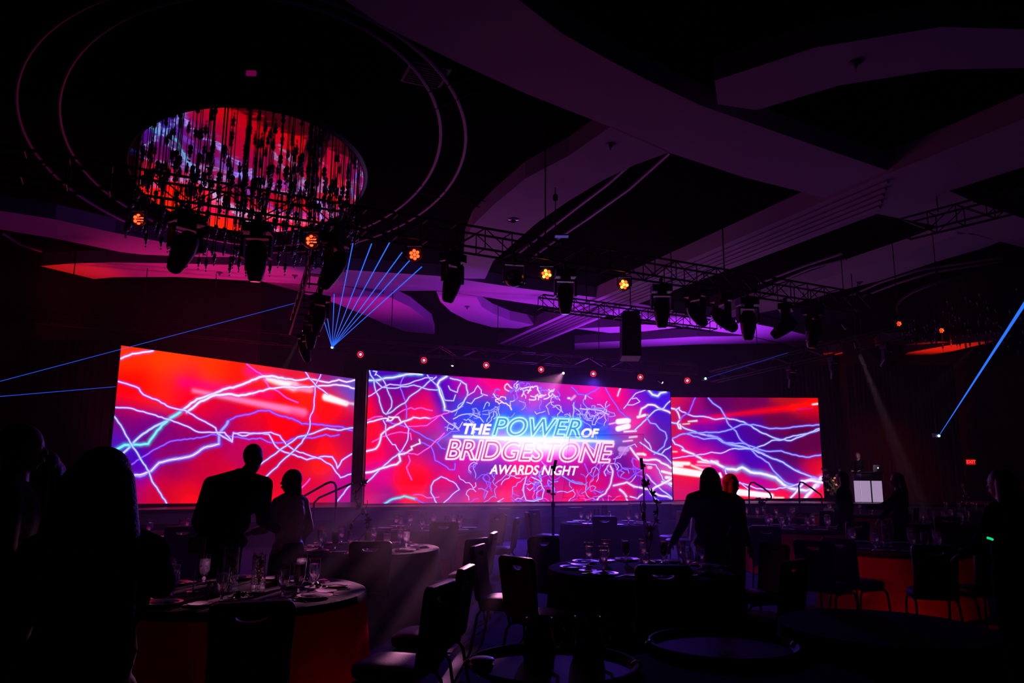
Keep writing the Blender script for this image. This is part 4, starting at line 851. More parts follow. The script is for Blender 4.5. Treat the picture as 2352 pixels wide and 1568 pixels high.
# bits fixed to the soffits
def ceiling_item(px, py, label, big=True):
    p = on_z(px, py, ZS); t = thing('ceiling_speaker' if big else 'sprinkler_head', label, 'ceiling fixture', p, 0)
    if big:
        MB().lathe([(.13, 0), (.13, -.02), (.10, -.035), (.001, -.035)], 20).build('bezel', CHROME, t); MB().ell((0, 0, -.04), (.07, .07, .05)).build('dome', mat('smoked dome', (.03, .03, .04), .1), t)
    else:
        MB().lathe([(.09, 0), (.09, -.012), (.03, -.03), (.03, -.06), (.001, -.06)], 14).build('escutcheon', mat('dull fixture', (.12, .08, .11), .6), t); MB().tube([(0, 0, -.03), (0, 0, -.10)], .012, 6).build('nozzle', BLACKM, t)
ceiling_item(1174, 504, 'dome camera on the curved soffit below the big diagonal band')
for x, y, l in [(502, 636, 'sprinkler head on the soffit left of the steep truss'), (1072, 705, 'sprinkler on the curling soffit right of the laser fan'), (1395, 328, 'sprinkler near the top of the curved soffit'), (1655, 742, 'sprinkler on the violet soffit right of the short truss'), (1955, 130, 'fixture on the dim soffit at top right'), (1972, 635, 'fixture on the right soffit beam'), (675, 640, 'small sprinkler just left of the steep truss')]:
    ceiling_item(x, y, l, False)
# exit sign
p = on_y(2235, 1044, 32); ex = thing('exit_sign', 'small red glowing EXIT sign on the dark wall at the right', 'sign', p)
MB().box((0, .04, 0), (.36, .05, .22)).build('housing', emis('exit sign face', (.55, .005, .005), .8), ex, False)
cu = bpy.data.curves.new('letters', 'FONT'); cu.body = 'EXIT'; cu.size = .19; cu.align_x = 'CENTER'; cu.align_y = 'CENTER'; cu.offset = .006; cu.extrude = .004
to = bpy.data.objects.new('tmp', cu); COL.objects.link(to); dg = bpy.context.evaluated_depsgraph_get(); dg.update(); lm = bpy.data.meshes.new_from_object(to.evaluated_get(dg)); bpy.data.objects.remove(to)
lm.materials.clear(); lm.materials.append(emis('exit letters', (1.0, .03, .03), 1.6)); link('letters', lm, ex, (0, .008, 0), (PI/2, 0, 0))
MB().tube([(0, .04, .1), (0, .04, ZC-p.z)], .01, 6).build('hanger', BLACKM, ex)

# air grille, small glowing box and a hoist over the hall
q = on_z(968, 176, ZC-.03); vt = thing('air_grille', 'square air grille in the dark ceiling between the round tracks', 'vent', (q.x, q.y, ZC), .4)
MB().box((0, 0, -.02), (.62, .62, .04)).build('frame', mat('grille paint', (.10, .08, .11), .6), vt, False)
for k in range(9): MB().box((0, -.24+.06*k, -.05), (.52, .012, .03)).build('slat', MATS['grille paint'], vt, False)
q = on_z(567, 185, ZC-.2); eb = thing('indicator_box', 'tiny dim red box high in the dark above the chandelier', 'indicator', (q.x, q.y, ZC), 0)
MB().box((0, 0, -.15), (.14, .04, .07)).build('face', emis('dim red face', (.25, .0, .09), .5), eb, False); MB().tube([(0, 0, 0), (0, 0, -.12)], .012, 6).build('stem', BLACKM, eb)
q = on_z(1270, 432, ZS-.02); hc_ = thing('hoist_motor', 'small chain hoist hanging from the curved soffit above the main truss', 'hoist', (q.x, q.y, ZS), 0)
MB().tube([(0, 0, 0), (0, 0, -.95)], .01, 6).build('chain', BLACKM, hc_); MB().lathe([(.03, -.28), (.05, -.24), (.05, -.16), (.02, -.12)], 14).build('motor', PLAST, hc_); MB().box((.12, 0, -.98), (.26, .16, .03)).build('pan', mat('blue reflecting box', (.10, .25, .6), .4, metal=.5), hc_, False)  # small box under the chain has its blue reflection put into the colour
# ------------------------------------------------------------------ tables
TH = .76
def skirt_bm(r, seed, folds=22):
    rnd = random.Random(seed); ph = rnd.uniform(0, 6); ph2 = rnd.uniform(0, 6)
    def wave(a, z):
        k = min(1, max(0, (TH-.02-z)/.7))
        return k*(.030*math.sin(folds*a/2+ph)+.022*math.sin(folds*.77*a//1*0+a*7+ph2)+.012*math.sin(a*17+ph2))+.05*k
    prof = [(r+.004, TH-.004), (r+.012, TH-.02), (r+.012, TH-.12), (r+.014, .55), (r+.016, .35), (r+.018, .15), (r+.02, .012)]
    return MB().lathe(prof[::-1], 120, wave=wave)
def round_table(loc, label, cloth_label, r=.915, skirt=None, puck=None, seed=1):
    x, y = loc; t = thing('round_table', 'round banquet table under the '+cloth_label, 'table', (x, y, 0), 0, 'round banquet tables')
    MB().lathe([(.001, TH-.045), (r, TH-.045), (r, TH-.012), (.001, TH-.012)], 48).build('tabletop', mat('plywood top', (.2, .12, .07), .6, noise=.2, nscale=4), t)
    for a in (PI/4, 3*PI/4, 5*PI/4, 7*PI/4): MB().tube([(.55*math.cos(a), .55*math.sin(a), TH-.045), (.6*math.cos(a), .6*math.sin(a), 0)], .016, 6).build('leg', CHLEG, t)
    m = skirt_bm(r, seed); me = m.mesh('tablecloth', skirt or SKIRT); c = tag(link('tablecloth', me, None, (x, y, 0)), cloth_label, 'tablecloth', 'floor-length table skirts')
    ov = MB().lathe([(.001, TH+.002), (r*.5, TH+.002), (r-.005, TH+.002), (r+.012, TH-.004), (r+.02, TH-.03), (r+.022, TH-.055), (r+.017, TH-.055), (r+.014, TH-.03), (r+.006, TH-.010), (r-.01, TH-.006), (.001, TH-.006)], 72)
    o = ov.build('overlay', TOPCL, c)
    if puck:
        for a in puck[1]:
            l = bpy.data.lights.new('puck_light', 'POINT'); l.energy = puck[0]; l.color = (1.0, .006, .03); l.shadow_soft_size = .04
            lo = bpy.data.objects.new('puck_light', l); COL.objects.link(lo); lo.location = (x+.62*math.cos(a), y+.62*math.sin(a), .07)
            pk = thing('uplight_puck', 'small red lamp on the floor under the '+cloth_label.split('cloth of the ')[1], 'lamp', (x+.62*math.cos(a), y+.62*math.sin(a), 0), 0, 'lamps under the tables')
            MB().lathe([(.05, 0), (.055, .01), (.05, .035), (.001, .035)], 16).build('body', PLAST, pk)
    return c
T_NEAR, T_MID, T_CEN = (-2.03, 5.9), (-1.80, 9.45), (1.30, 7.55)
T_FARL, T_FARC = (-1.38, 12.9), (1.90, 14.9)
T_RN = (4.98, 10.05)
def pz2(px, py, z=TH): p = on_z(px, py, z); return (p.x, p.y)
T_BL = (on_z(395, 1239, TH).x, on_z(395, 1239, TH).y)
T_R2 = (on_z(1840, 1202, TH).x, on_z(1840, 1202, TH).y)
T_R3 = (on_z(1775, 1178, TH).x, on_z(1775, 1178, TH).y)
T_R4 = (on_z(1960, 1168, TH).x, on_z(1960, 1168, TH).y)
T_R5 = (on_z(2150, 1186, TH).x, on_z(2150, 1186, TH).y)
T_R6 = (on_z(2225, 1156, TH).x, on_z(2225, 1156, TH).y)
T_R7 = (on_z(2250, 1178, TH).x, on_z(2250, 1178, TH).y)
TABLES = [
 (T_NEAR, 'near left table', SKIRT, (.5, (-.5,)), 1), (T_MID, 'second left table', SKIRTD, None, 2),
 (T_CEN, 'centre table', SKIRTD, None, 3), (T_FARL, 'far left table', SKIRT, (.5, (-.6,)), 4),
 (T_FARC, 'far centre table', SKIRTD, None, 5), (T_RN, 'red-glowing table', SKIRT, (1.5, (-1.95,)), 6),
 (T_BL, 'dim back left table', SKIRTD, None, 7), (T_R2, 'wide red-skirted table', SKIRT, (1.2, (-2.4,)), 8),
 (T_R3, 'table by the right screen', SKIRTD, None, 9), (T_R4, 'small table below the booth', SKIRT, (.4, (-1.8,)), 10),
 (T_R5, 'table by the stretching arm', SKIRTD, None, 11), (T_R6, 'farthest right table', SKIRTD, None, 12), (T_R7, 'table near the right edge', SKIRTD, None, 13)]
for loc, lab, sk, pk, sd in TABLES:
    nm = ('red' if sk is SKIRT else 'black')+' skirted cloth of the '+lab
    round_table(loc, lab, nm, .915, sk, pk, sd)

# ------------------------------------------------------------------ chairs
def plate_curve(outline, holes, depth):
    cu = bpy.data.curves.new('plate', 'CURVE'); cu.dimensions = '2D'; cu.fill_mode = 'BOTH'; cu.extrude = depth/2; cu.bevel_depth = .008; cu.bevel_resolution = 1; cu.offset = -.008
    for loop in [outline]+holes:
        s = cu.splines.new('POLY'); s.points.add(len(loop)-1); s.use_cyclic_u = True
        for p, q in zip(s.points, loop): p.co = (*q, 0, 1)
    o = bpy.data.objects.new('plate', cu); COL.objects.link(o); dg = bpy.context.evaluated_depsgraph_get(); dg.update()
    me = bpy.data.meshes.new_from_object(o.evaluated_get(dg)); bpy.data.objects.remove(o); return me
def rrect(w0, w1, h, r, n=5):
    """rounded plate, w0 wide below, w1 wide above, base on y=0, crowned top"""
    P = []
    for cx, cy, a0 in [(w0/2-r, r, -PI/2), (w1/2-r, h-r, 0), (-w1/2+r, h-r, PI/2), (-w0/2+r, r, PI)]:
        for k in range(n+1): a = a0+PI/2*k/n; P.append((cx+r*math.cos(a), cy+r*math.sin(a)+(.018*(1-(2*cx/w1)**2) if cy > h/2 else 0)))
    return P
cres = [(.085*math.cos(a), .425+.0) for a in (0,)]
cres = [(-.085+.17*k/8, .438) for k in range(9)]+[(.085*math.cos(a), .436-.036*math.sin(a)) for a in [PI*k/10 for k in range(1, 10)]]
BACKME = plate_curve(rrect(.40, .44, .50, .05), [cres], .035); BACKME.materials.append(FABB); BACKME.name = 'backrest'
seat = MB(); N_ = 28
def seat_ring(w, d, z, ex=4.0):
    return [(w*abs(math.cos(a))**(2/ex)*math.copysign(1, math.cos(a)), d*abs(math.sin(a))**(2/ex)*math.copysign(1, math.sin(a)), z) for a in [2*PI*k/N_ for k in range(N_)]]
rings = [seat_ring(.205, .205, .40), seat_ring(.222, .225, .415), seat_ring(.228, .232, .445), seat_ring(.222, .225, .475), seat_ring(.19, .19, .492), seat_ring(.10, .10, .500), seat_ring(.01, .01, .502)]
seat.add([v for r in rings for v in r], [tuple(range(N_))[::-1]]+[(i*N_+k, i*N_+(k+1) % N_, (i+1)*N_+(k+1) % N_, (i+1)*N_+k) for i in range(len(rings)-1) for k in range(N_)]+[tuple((len(rings)-1)*N_+k for k in range(N_))])
SEATME = seat.mesh('seat', FABB)
def leg_mesh(front, sx):
    if front: P = [(sx*.19, -.12, .395), (sx*.195, .10, .395), (sx*.20, .17, .388), (sx*.205, .20, .36), (sx*.208, .215, .30), (sx*.215, .235, 0)]
    else: P = [(sx*.19, -.10, .395), (sx*.195, -.20, .385), (sx*.20, -.235, .34), (sx*.205, -.26, .2), (sx*.21, -.30, 0)]
    return MB().tube(P, .0125, 8).mesh('leg', CHLEG)
LEGS = [leg_mesh(f, s) for f in (1, 0) for s in (-1, 1)]
UPR = [MB().tube([(s*.20, -.20, .39), (s*.20, -.235, .52), (s*.19, -.29, .80)], .013, 6).mesh('back_post', CHLEG) for s in (-1, 1)]
def make_chair(loc, rz, label, group):
    t = thing('banquet_chair', label, 'chair', (loc[0], loc[1], 0), rz, group)
    link('seat', SEATME, t); b = link('backrest', BACKME, t, (0, -.235, .46), (PI/2+.13, 0, 0))
    for m in LEGS: link('leg', m, t)
    for m in UPR: link('back_post', m, t)
    return t
first_chair = None
def chair(loc, face, label, group='chairs around the round tables', rz=None):
    """face = point the chair looks at"""
    global first_chair
    a = rz if rz is not None else math.atan2(face[1]-loc[1], face[0]-loc[0])-PI/2
    if first_chair is None: first_chair = make_chair(loc, a, label, group); return first_chair
    return copy_tree(first_chair, label, (loc[0], loc[1], 0), a)
def around(T, ang, r=1.22): return (T[0]+r*math.cos(math.radians(ang)), T[1]+r*math.sin(math.radians(ang)))
CH = [
 ((-1.46, 4.42), T_NEAR, 'black chair seen from behind at the front of the table with the numbered card'),
 ((-.72, 4.98), (-2.0, 5.35), 'black chair with a sheen on its seat, nearest right of the near left table'),
 ((-.62, 5.86), (-2.0, 6.1), 'black chair behind the sheen-seated one, right of the near table'),
 (around(T_NEAR, 150), T_NEAR, 'black chair hidden behind the long-haired woman at the near table'),
 ((-1.50, 8.22), T_MID, 'black chair seen from behind in the streaky beam at the table behind the near one'),
 ((-.62, 8.55), (-1.8, 9.2), 'black chair leaning right of the second left table, nearer of two'),
 ((-.50, 9.35), (-1.8, 9.5), 'black chair just behind the nearer one, right of the second left table'),
 (around(T_MID, 140), T_MID, 'black chair at the far left of the second left table'),
 (around(T_FARL, -8, 1.2), T_FARL, 'black chair with a blue-lit seat right of the far left table'),
 (around(T_FARL, 40), T_FARL, 'black chair at the far right of the far left table'),
 (around(T_FARL, -75), T_FARL, 'black chair seen from behind before the far left table'),
 ((-.03, 7.55), (1.0, 7.3), 'black chair standing alone left of the centre table, legs on open carpet'),
 ((.28, 6.72), T_CEN, 'black chair with a crescent handle at the near left of the centre table'),
 ((.55, 8.55), T_CEN, 'black chair facing the camera behind the left of the centre table'),
 ((1.20, 6.28), T_CEN, 'black chair seen from behind at the front of the centre table'),
 ((2.15, 6.65), T_CEN, 'black chair seen from behind at the near right of the centre table'),
 (around(T_CEN, 20, 1.25), T_CEN, 'black chair at the right of the centre table'),
 (around(T_FARC, 188, 1.3), T_FARC, 'black chair left of the far table between the pole stands'),
 (around(T_FARC, 150, 1.35), T_FARC, 'black chair behind and left of the far table between the pole stands'),
 (around(T_FARC, -100, 1.2), T_FARC, 'black chair in front of the far table between the pole stands'),
 (around(T_FARC, -10, 1.3), T_FARC, 'black chair right of the far table between the pole stands'),
 (around(T_FARC, 25, 1.5), T_FARC, 'black chair beyond the right of the far centre table'),
 ((3.55, 8.72), (4.6, 9.6), 'tall black chair with open legs at the left of the red-glowing table'),
 ((4.47, 8.30), T_RN, 'black chair seen from behind at the front of the red-glowing table'),
 ((5.10, 8.50), T_RN, 'black chair second from left before the red-glowing table'),
 ((4.02, 9.00), (5.0, 9.5), 'black chair with a glinting corner between table and near chair at the right'),
 ((3.75, 11.2), T_R2, 'black chair left of the wide red-skirted table'),
 (around(T_R2, -75, 1.25), T_R2, 'black chair before the wide red-skirted table'),
 (around(T_R2, -30, 1.3), T_R2, 'black chair at the near right of the wide red-skirted table'),
 (around(T_R3, -60), T_R3, 'black chair in front of the far dark table at the right screen'),
 (around(T_R3, 10), T_R3, 'black chair right of the far dark table at the right screen'),
 (around(T_R4, -120), T_R4, 'black chair left of the small far pale-skirted table'),
 (around(T_R4, -40), T_R4, 'black chair right of the small far pale-skirted table'),
 (around(T_R5, -110), T_R5, 'black chair before the dark table right of the stretching arm'),
 (around(T_R5, -40), T_R5, 'black chair at the near right of the dark table by the stretching arm'),
 (around(T_R7, -90), T_R7, 'black chair before the dark table near the right edge'),
 (around(T_BL, -60), T_BL, 'black chair before the dim table at the back left')]
for loc, f, lab in CH: chair(loc, f, lab)

# ------------------------------------------------------------------ tableware
gl = [(.001, .050), (.010, .046), (.030, .075), (.036, .11), (.036, .185), (.0345, .185), (.0345, .11), (.029, .077), (.001, .054)]
GLASSME = MB().lathe(gl, 20).mesh('bowl', GLASS)
STEMME = MB().lathe([(.001, .0), (.034, .0), (.034, .004), (.010, .012), (.006, .022), (.012, .034), (.008, .044), (.001, .048)], 16).mesh('stem', WATER)
WATERME = MB().lathe([(.001, .0545), (.028, .077), (.0340, .11), (.0340, .155), (.001, .155)], 20).mesh('water', WATER)
TEAME = MB().lathe([(.001, .0545), (.028, .077), (.0340, .11), (.0340, .172), (.001, .172)], 20).mesh('drink', TEA)
ICEME = None
def goblet(x, y, label, group, tea=False, z=TH+.002):
    t = thing('iced_tea_glass' if tea else 'water_goblet', label, 'glass', (x, y, z), random.uniform(0, 6), group)
    t.scale = (1.22, 1.22, 1.25); link('bowl', GLASSME, t); link('stem', STEMME, t); link('drink' if tea else 'water', TEAME if tea else WATERME, t); return t
PLATEME = MB().lathe([(.001, .004), (.075, .004), (.085, .007), (.125, .018), (.127, .021), (.122, .021), (.083, .011), (.001, .009)], 32).mesh('dinner_plate', PORC)
SPL = MB().lathe([(.001, .003), (.05, .003), (.085, .012), (.086, .015), (.05, .007), (.001, .007)], 24).mesh('side_plate', PORC)
NAP = MB().sheet([[(-.05, -.09, .003), (0, -.095, .010), (.05, -.09, .004)], [(-.045, 0, .012), (0, 0, .022), (.045, 0, .012)], [(-.05, .09, .003), (0, .095, .012), (.05, .09, .004)]], .003).mesh('napkin', NAPK)
def cut(kind):
    b = MB()
    if kind == 'fork':
        b.box((0, -.03, .003), (.008, .12, .003)).box((0, .045, .004), (.022, .03, .003))
        for k in (-1.5, -.5, .5, 1.5): b.box((k*.006, .075, .004), (.0028, .04, .0025))
    elif kind == 'knife': b.box((0, -.05, .004), (.012, .09, .005)).box((.002, .05, .003), (.017, .11, .002))
    else: b.box((0, -.03, .003), (.008, .12, .003)); b.ell((0, .05, .005), (.016, .025, .004))
    return b.mesh(kind, STEEL, False)
CUT = {k: cut(k) for k in ('fork', 'knife', 'spoon')}
POS = ['far right', 'far', 'far left', 'left', 'near left', 'near', 'near right', 'right']
def posname(a, n, k):
    a = a % 360
    nm = ['right', 'far right', 'far', 'far left', 'left', 'near left', 'near', 'near right'][int(((a+22.5) % 360)//45)]
    return nm
def setting(T, name, a, full=2, tea=0, tick=''):
    """a place setting at the table's edge; full: 0 glass only, 1 + plate, 2 + cutlery and napkin"""
    ra = math.radians(a); c, s = math.cos(ra), math.sin(ra); where = '%s%s side of the %s' % (tick, posname(a, 8, 0), name)
    def P(r, off): return (T[0]+r*c-off*s, T[1]+r*s+off*c)
    x, y = P(.52, -.13); goblet(x, y, 'stemmed glass of water at the '+where, 'water goblets')
    if tea: x, y = P(.50, .06); goblet(x, y, 'stemmed glass of cloudy pale drink at the '+where, 'iced tea glasses', True)
    if full >= 1:
        x, y = P(.70, 0); tag(link('dinner_plate', PLATEME, None, (x, y, TH+.001)), 'white plate at the '+where, 'plate', 'plates on the tables')
    if full >= 2:
        x, y = P(.70, 0); n = link('napkin', NAP, None, (x, y, TH+.014), (0, 0, ra+PI/2)); tag(n, 'dark folded napkin on the plate at the '+where, 'napkin', 'napkins')
        for k, off in (('fork', .165), ('knife', -.155), ('spoon', -.185)):
            x, y = P(.70, off); tag(link(k, CUT[k], None, (x, y, TH+.002), (0, 0, ra+PI/2)), k+' beside the plate at the '+where, k, 'cutlery')
        x, y = P(.60, .24); tag(link('side_plate', SPL, None, (x, y, TH+.001)), 'small bread plate at the '+where, 'plate', 'bread plates')
SETS = [(T_NEAR, 'near left table', [20, 65, 110, 155, 200, 245, 290, 335], 2, (110, 200, 335)), (T_MID, 'second left table', [10, 55, 100, 145, 190, 235, 280, 325], 2, (235, 280, 190)),
        (T_CEN, 'centre table', [5, 50, 95, 140, 185, 230, 275, 320], 2, (95, 50)), (T_FARL, 'far left table', [10, 55, 100, 145, 190, 235, 280, 325], 1, ()),
        (T_FARC, 'far centre table', [5, 50, 95, 140, 185, 230, 275, 320], 1, ()), (T_RN, 'red-glowing table', [10, 55, 100, 145, 190, 235, 280, 325], 2, (280,)),
        (T_BL, 'dim back left table', [10, 100, 190, 235, 280, 325], 1, ()), (T_R2, 'wide red-skirted table', [10, 55, 100, 145, 190, 235, 280, 325], 1, (100,)),
        (T_R3, 'table by the right screen', [10, 100, 190, 235, 280, 325], 0, ()), (T_R4, 'small table below the booth', [55, 145, 190, 235, 325], 0, ()),
        (T_R5, 'table by the stretching arm', [10, 55, 145, 190, 235, 280, 325], 0, ()), (T_R6, 'farthest right table', [55, 145, 235, 280, 325], 0, ()), (T_R7, 'table near the right edge', [55, 145, 190, 235, 325], 0, ())]
for T, nm, angs, full, teas in SETS:
    for a in angs: setting(T, nm, a, full, a in teas)
# extras on the near table
def vase(x, y, h, r, label, seed, flowers=True):
    rnd = random.Random(seed); t = thing('flower_vase', label, 'vase', (x, y, TH+.002), 0, 'cylinder vases')
    MB().lathe([(.001, 0), (r, 0), (r, h), (r-.003, h), (r-.003, .012), (.001, .012)], 28).build('cylinder', GLASS, t)
    MB().lathe([(.001, .013), (r-.004, .013), (r-.004, h*.22), (.001, h*.22)], 24).build('water', WATER, t)
    if flowers:
        k = 0; z = .06
        while z < h-.03:
            a = rnd.uniform(0, 6.3); q = rnd.uniform(0, r*.45); f = MB()
            for j in range(6):
                R = Euler((rnd.uniform(.3, 1.1), 0, 2*PI*j/6)).to_matrix(); f.ell(R @ Vector((0, .018, 0)), (.010, .020, .003), R=R, n=7, m=5)
            ob = f.build('blossom', PETAL if rnd.random() < .7 else LEAFM, t, True, (q*math.cos(a), q*math.sin(a), z)); ob.rotation_euler = (rnd.uniform(-.6, .6), rnd.uniform(-.6, .6), 0); z += .020; k += 1
        st = MB()
        for j in range(4): a = j*1.6; st.tube([(.01*math.cos(a), .01*math.sin(a), .015), (.02*math.cos(a+1), .02*math.sin(a+1), h-.05)], .0025, 5)
        st.build('stem', LEAFM, t)
    return t
vx = on_z(493, 1390, TH); vase(vx.x, vx.y+.35, .33, .055, 'taller cylinder vase packed with pale blossoms on the near left table', 3)
vase(vx.x+.20, vx.y+.38, .27, .052, 'shorter cylinder vase of pale blossoms beside the taller one on the near left table', 4)
p = on_z(452, 1372, TH); tn = thing('table_number', 'cream card reading 21 on a wire stand at the near left table', 'sign', (p.x, p.y, TH+.002), .05)
MB().lathe([(.045, 0), (.045, .006), (.004, .012), (.003, .26)], 16).build('stand', CHROME, tn)
MB().tube([(.028*math.cos(2*PI*k/16), 0, .275+.028*math.sin(2*PI*k/16)) for k in range(16)], .0025, 6, True).build('clip_ring', BLACKM, tn)
MB().box((0, .004, .335), (.125, .003, .115)).build('card', CARD, tn, False)
cu = bpy.data.curves.new('digits', 'FONT'); cu.body = '21'; cu.size = .095; cu.align_x = 'CENTER'; cu.align_y = 'CENTER'; cu.offset = .004; cu.extrude = .001
to = bpy.data.objects.new('tmp', cu); COL.objects.link(to); dg = bpy.context.evaluated_depsgraph_get(); dg.update(); lm = bpy.data.meshes.new_from_object(to.evaluated_get(dg)); bpy.data.objects.remove(to)
lm.materials.clear(); lm.materials.append(INK); link('digits', lm, tn, (0, .0012, .345), (PI/2, 0, 0))
def shaker(px, py, m, label):
    p = on_z(px, py, TH); t = thing('shaker', label, 'shaker', (p.x, p.y, TH+.002), 0, 'salt and pepper shakers')
    MB().lathe([(.001, 0), (.022, 0), (.024, .02), (.016, .07), (.018, .085)], 14).build('body', m, t); MB().lathe([(.018, .085), (.016, .10), (.001, .106)], 14).build('cap', CHROME, t)
shaker(488, 1380, PORC, 'left one of the two shakers before the tall vase'); shaker(503, 1380, PORC, 'right one of the two shakers before the tall vase')
p = on_z(522, 1376, TH); lt = thing('tea_light_lantern', 'small dark lantern before the shorter vase on the near left table', 'lantern', (p.x, p.y, TH+.002), .3)
for sx in (-1, 1):
    for sy in (-1, 1): MB().box((sx*.03, sy*.03, .04), (.006, .006, .08)).build('post', BLACKM, lt, False)
MB().box((0, 0, .004), (.07, .07, .008)).build('base', BLACKM, lt, False); MB().lathe([(.05, .08), (.02, .10), (.001, .105)], 4).build('roof', BLACKM, lt, False); MB().lathe([(.001, .008), (.018, .008), (.018, .03), (.001, .03)], 12).build('candle', PORC, lt)
p = on_z(655, 1346, TH); bb = thing('bread_box', 'low tray of bread near the back of the near left table', 'tray', (p.x, p.y, TH+.002), .1)
MB().box((0, 0, .015), (.13, .09, .03)).build('tray', mat('kraft tray', (.35, .20, .11), .7), bb, False)
for k in range(3): MB().ell((-.035+.035*k, 0, .045), (.018, .035, .018)).build('bread_roll', BREAD, bb)
for i, (px, py, w) in enumerate([(700, 1352, 'left'), (735, 1366, 'middle'), (560, 1392, 'right-hand')]):
    p = on_z(px, py, TH); sb = thing('salad_plate', w+' leafy salad on the near left table', 'salad', (p.x, p.y, TH+.024), 0, 'salads'); rnd = random.Random(i)
    link('plate', SPL, sb)
    for k in range(16):
        MB().ell((rnd.gauss(0, .03), rnd.gauss(0, .03), .012+rnd.uniform(0, .03)), (rnd.uniform(.012, .028), rnd.uniform(.010, .02), .004), R=Euler((rnd.uniform(-1, 1), rnd.uniform(-1, 1), rnd.uniform(0, 6))).to_matrix(), n=7, m=5).build('leaf', LEAFM if k % 4 else BREAD, sb)
# other vases
for T, h, lab, sd in [(T_FARC, .34, 'taller clear vase on the far centre table', 11), (T_RN, .34, 'tall clear vase on the red-glowing table', 12), (T_R2, .30, 'tall clear vase on the wide red-skirted table', 13), (T_R3, .26, 'vase of blossoms on the far table at the right screen', 14), (T_R4, .26, 'pale vase of blossoms on the pale-skirted far table', 15), (T_R5, .30, 'wide vase on the table by the stretching arm', 16), (T_FARL, .26, 'square clear vase on the far left table', 17)]:
    vase(T[0]-.08, T[1], h, .06, lab, sd, sd in (12, 14, 15, 16)); 
for T, h, lab, sd in [(T_FARC, .27, 'shorter clear vase on the far centre table', 21), (T_RN, .26, 'short vase on the red-glowing table', 22), (T_R2, .20, 'short square vase on the wide red-skirted table', 23)]:
    vase(T[0]-.24, T[1]-.03, h, .055, lab, sd, sd == 22)
# tall curling centrepieces
def curl(px, y, h, label, seed, base=TH):
    rnd = random.Random(seed); p = on_y(px, 1200, y); t = thing('orchid_centrepiece', label, 'flowers', (p.x, p.y, base+.002), rnd.uniform(0, 3))
    MB().lathe([(.001, 0), (.07, 0), (.07, .012), (.012, .03), (.010, .10)], 16).build('foot', CHROME, t)
    P = [Vector((.10*math.sin(k*.42), .05*math.cos(k*.42)-.05, .08+(h-.08)*k/16)) for k in range(17)]
    MB().tube(P, .006, 6).build('stem', mat('wine stem', (.12, .02, .05), .4), t)
    P2 = [Vector((-.11*math.sin(k*.36), .02, .08+(h-.30)*k/14)) for k in range(15)]; MB().tube(P2, .005, 6).build('stem', MATS['wine stem'], t)
    for k in list(range(3, 17, 2))+[15, 16]:
        q = P[k]; f = MB(); R0 = Euler((rnd.uniform(-1, 1), rnd.uniform(-1, 1), rnd.uniform(0, 6))).to_matrix()
        for j in range(5):
            R = R0 @ Euler((.5, 0, 2*PI*j/5)).to_matrix(); f.ell(R @ Vector((0, .03, 0)), (.016, .032, .004), R=R, n=8, m=5)
        f.build('blossom', PINKP, t, True, q)
    for k in (5, 10): MB().ell(P2[k], (.022, .022, .05)).build('glass_drop', CHROME, t)
curl(833, 9.6, .78, 'tall curling pink centrepiece in front of the gap between the screens', 3)
curl(1494, 8.0, .84, 'tall curling pink centrepiece beside the right pole stand on the centre table', 5)
curl(2228, T_R6[1], .75, 'thin red-lit centrepiece on the farthest right table', 8)
g = on_z(1500, 1298, TH); gs = MB().tube([(g.x-.10, g.y, TH+.012), (g.x-.02, g.y-.03, TH+.018), (g.x+.05, g.y-.03, TH+.01)], .006, 6).build('glow_stick', emis('green glow', (.0, .55, .05), .9)); tag(gs, 'short green glowing stick on the centre table', 'glow stick')
# blossom bouquet on a stand by the stage
p = on_y(1925, 1100, 21.5); bq = thing('bouquet_stand', 'tall bouquet of small peach lit blossoms beside the right wing screen', 'flowers', (p.x, p.y, 0))
MB().lathe([(.18, 0), (.18, .02), (.03, .05), (.03, .95), (.09, 1.05), (.11, 1.2), (.001, 1.2)], 20).build('pedestal', GLASS if False else CHROME, bq)
rnd = random.Random(2)
for k in range(34):
    a, q, z = rnd.uniform(0, 6.3), rnd.uniform(.05, .38), rnd.uniform(1.2, 1.95); e = Vector((q*math.cos(a), q*math.sin(a), z))
    MB().tube([(0, 0, 1.1), (e.x*.4, e.y*.4, 1.1+(z-1.1)*.7), tuple(e)], .006, 5).build('twig', LEAFM, bq); MB().ell(e, (.045, .045, .04), n=8, m=6).build('blossom', PETAL, bq)
spot('bouquet_spot_light', on_y(1990, 800, 17.5), (p.x, p.y, 1.5), 900, (1, .55, .32), 5, .5)
p = on_y(1755, 1140, 23.2); cb = MB()
rnd = random.Random(4); cp = thing('flower_arrangement', 'small dark flower arrangement on the stage edge before the white flare', 'flowers', (p.x, p.y, ZST))
MB().lathe([(.08, 0), (.12, .08), (.10, .09), (.001, .09)], 14).build('bowl', PLAST, cp)
for k in range(14): MB().ell((rnd.gauss(0, .14), rnd.gauss(0, .06), .10+rnd.uniform(0, .09)), (.05, .04, .03)).build('blossom', LEAFM, cp)

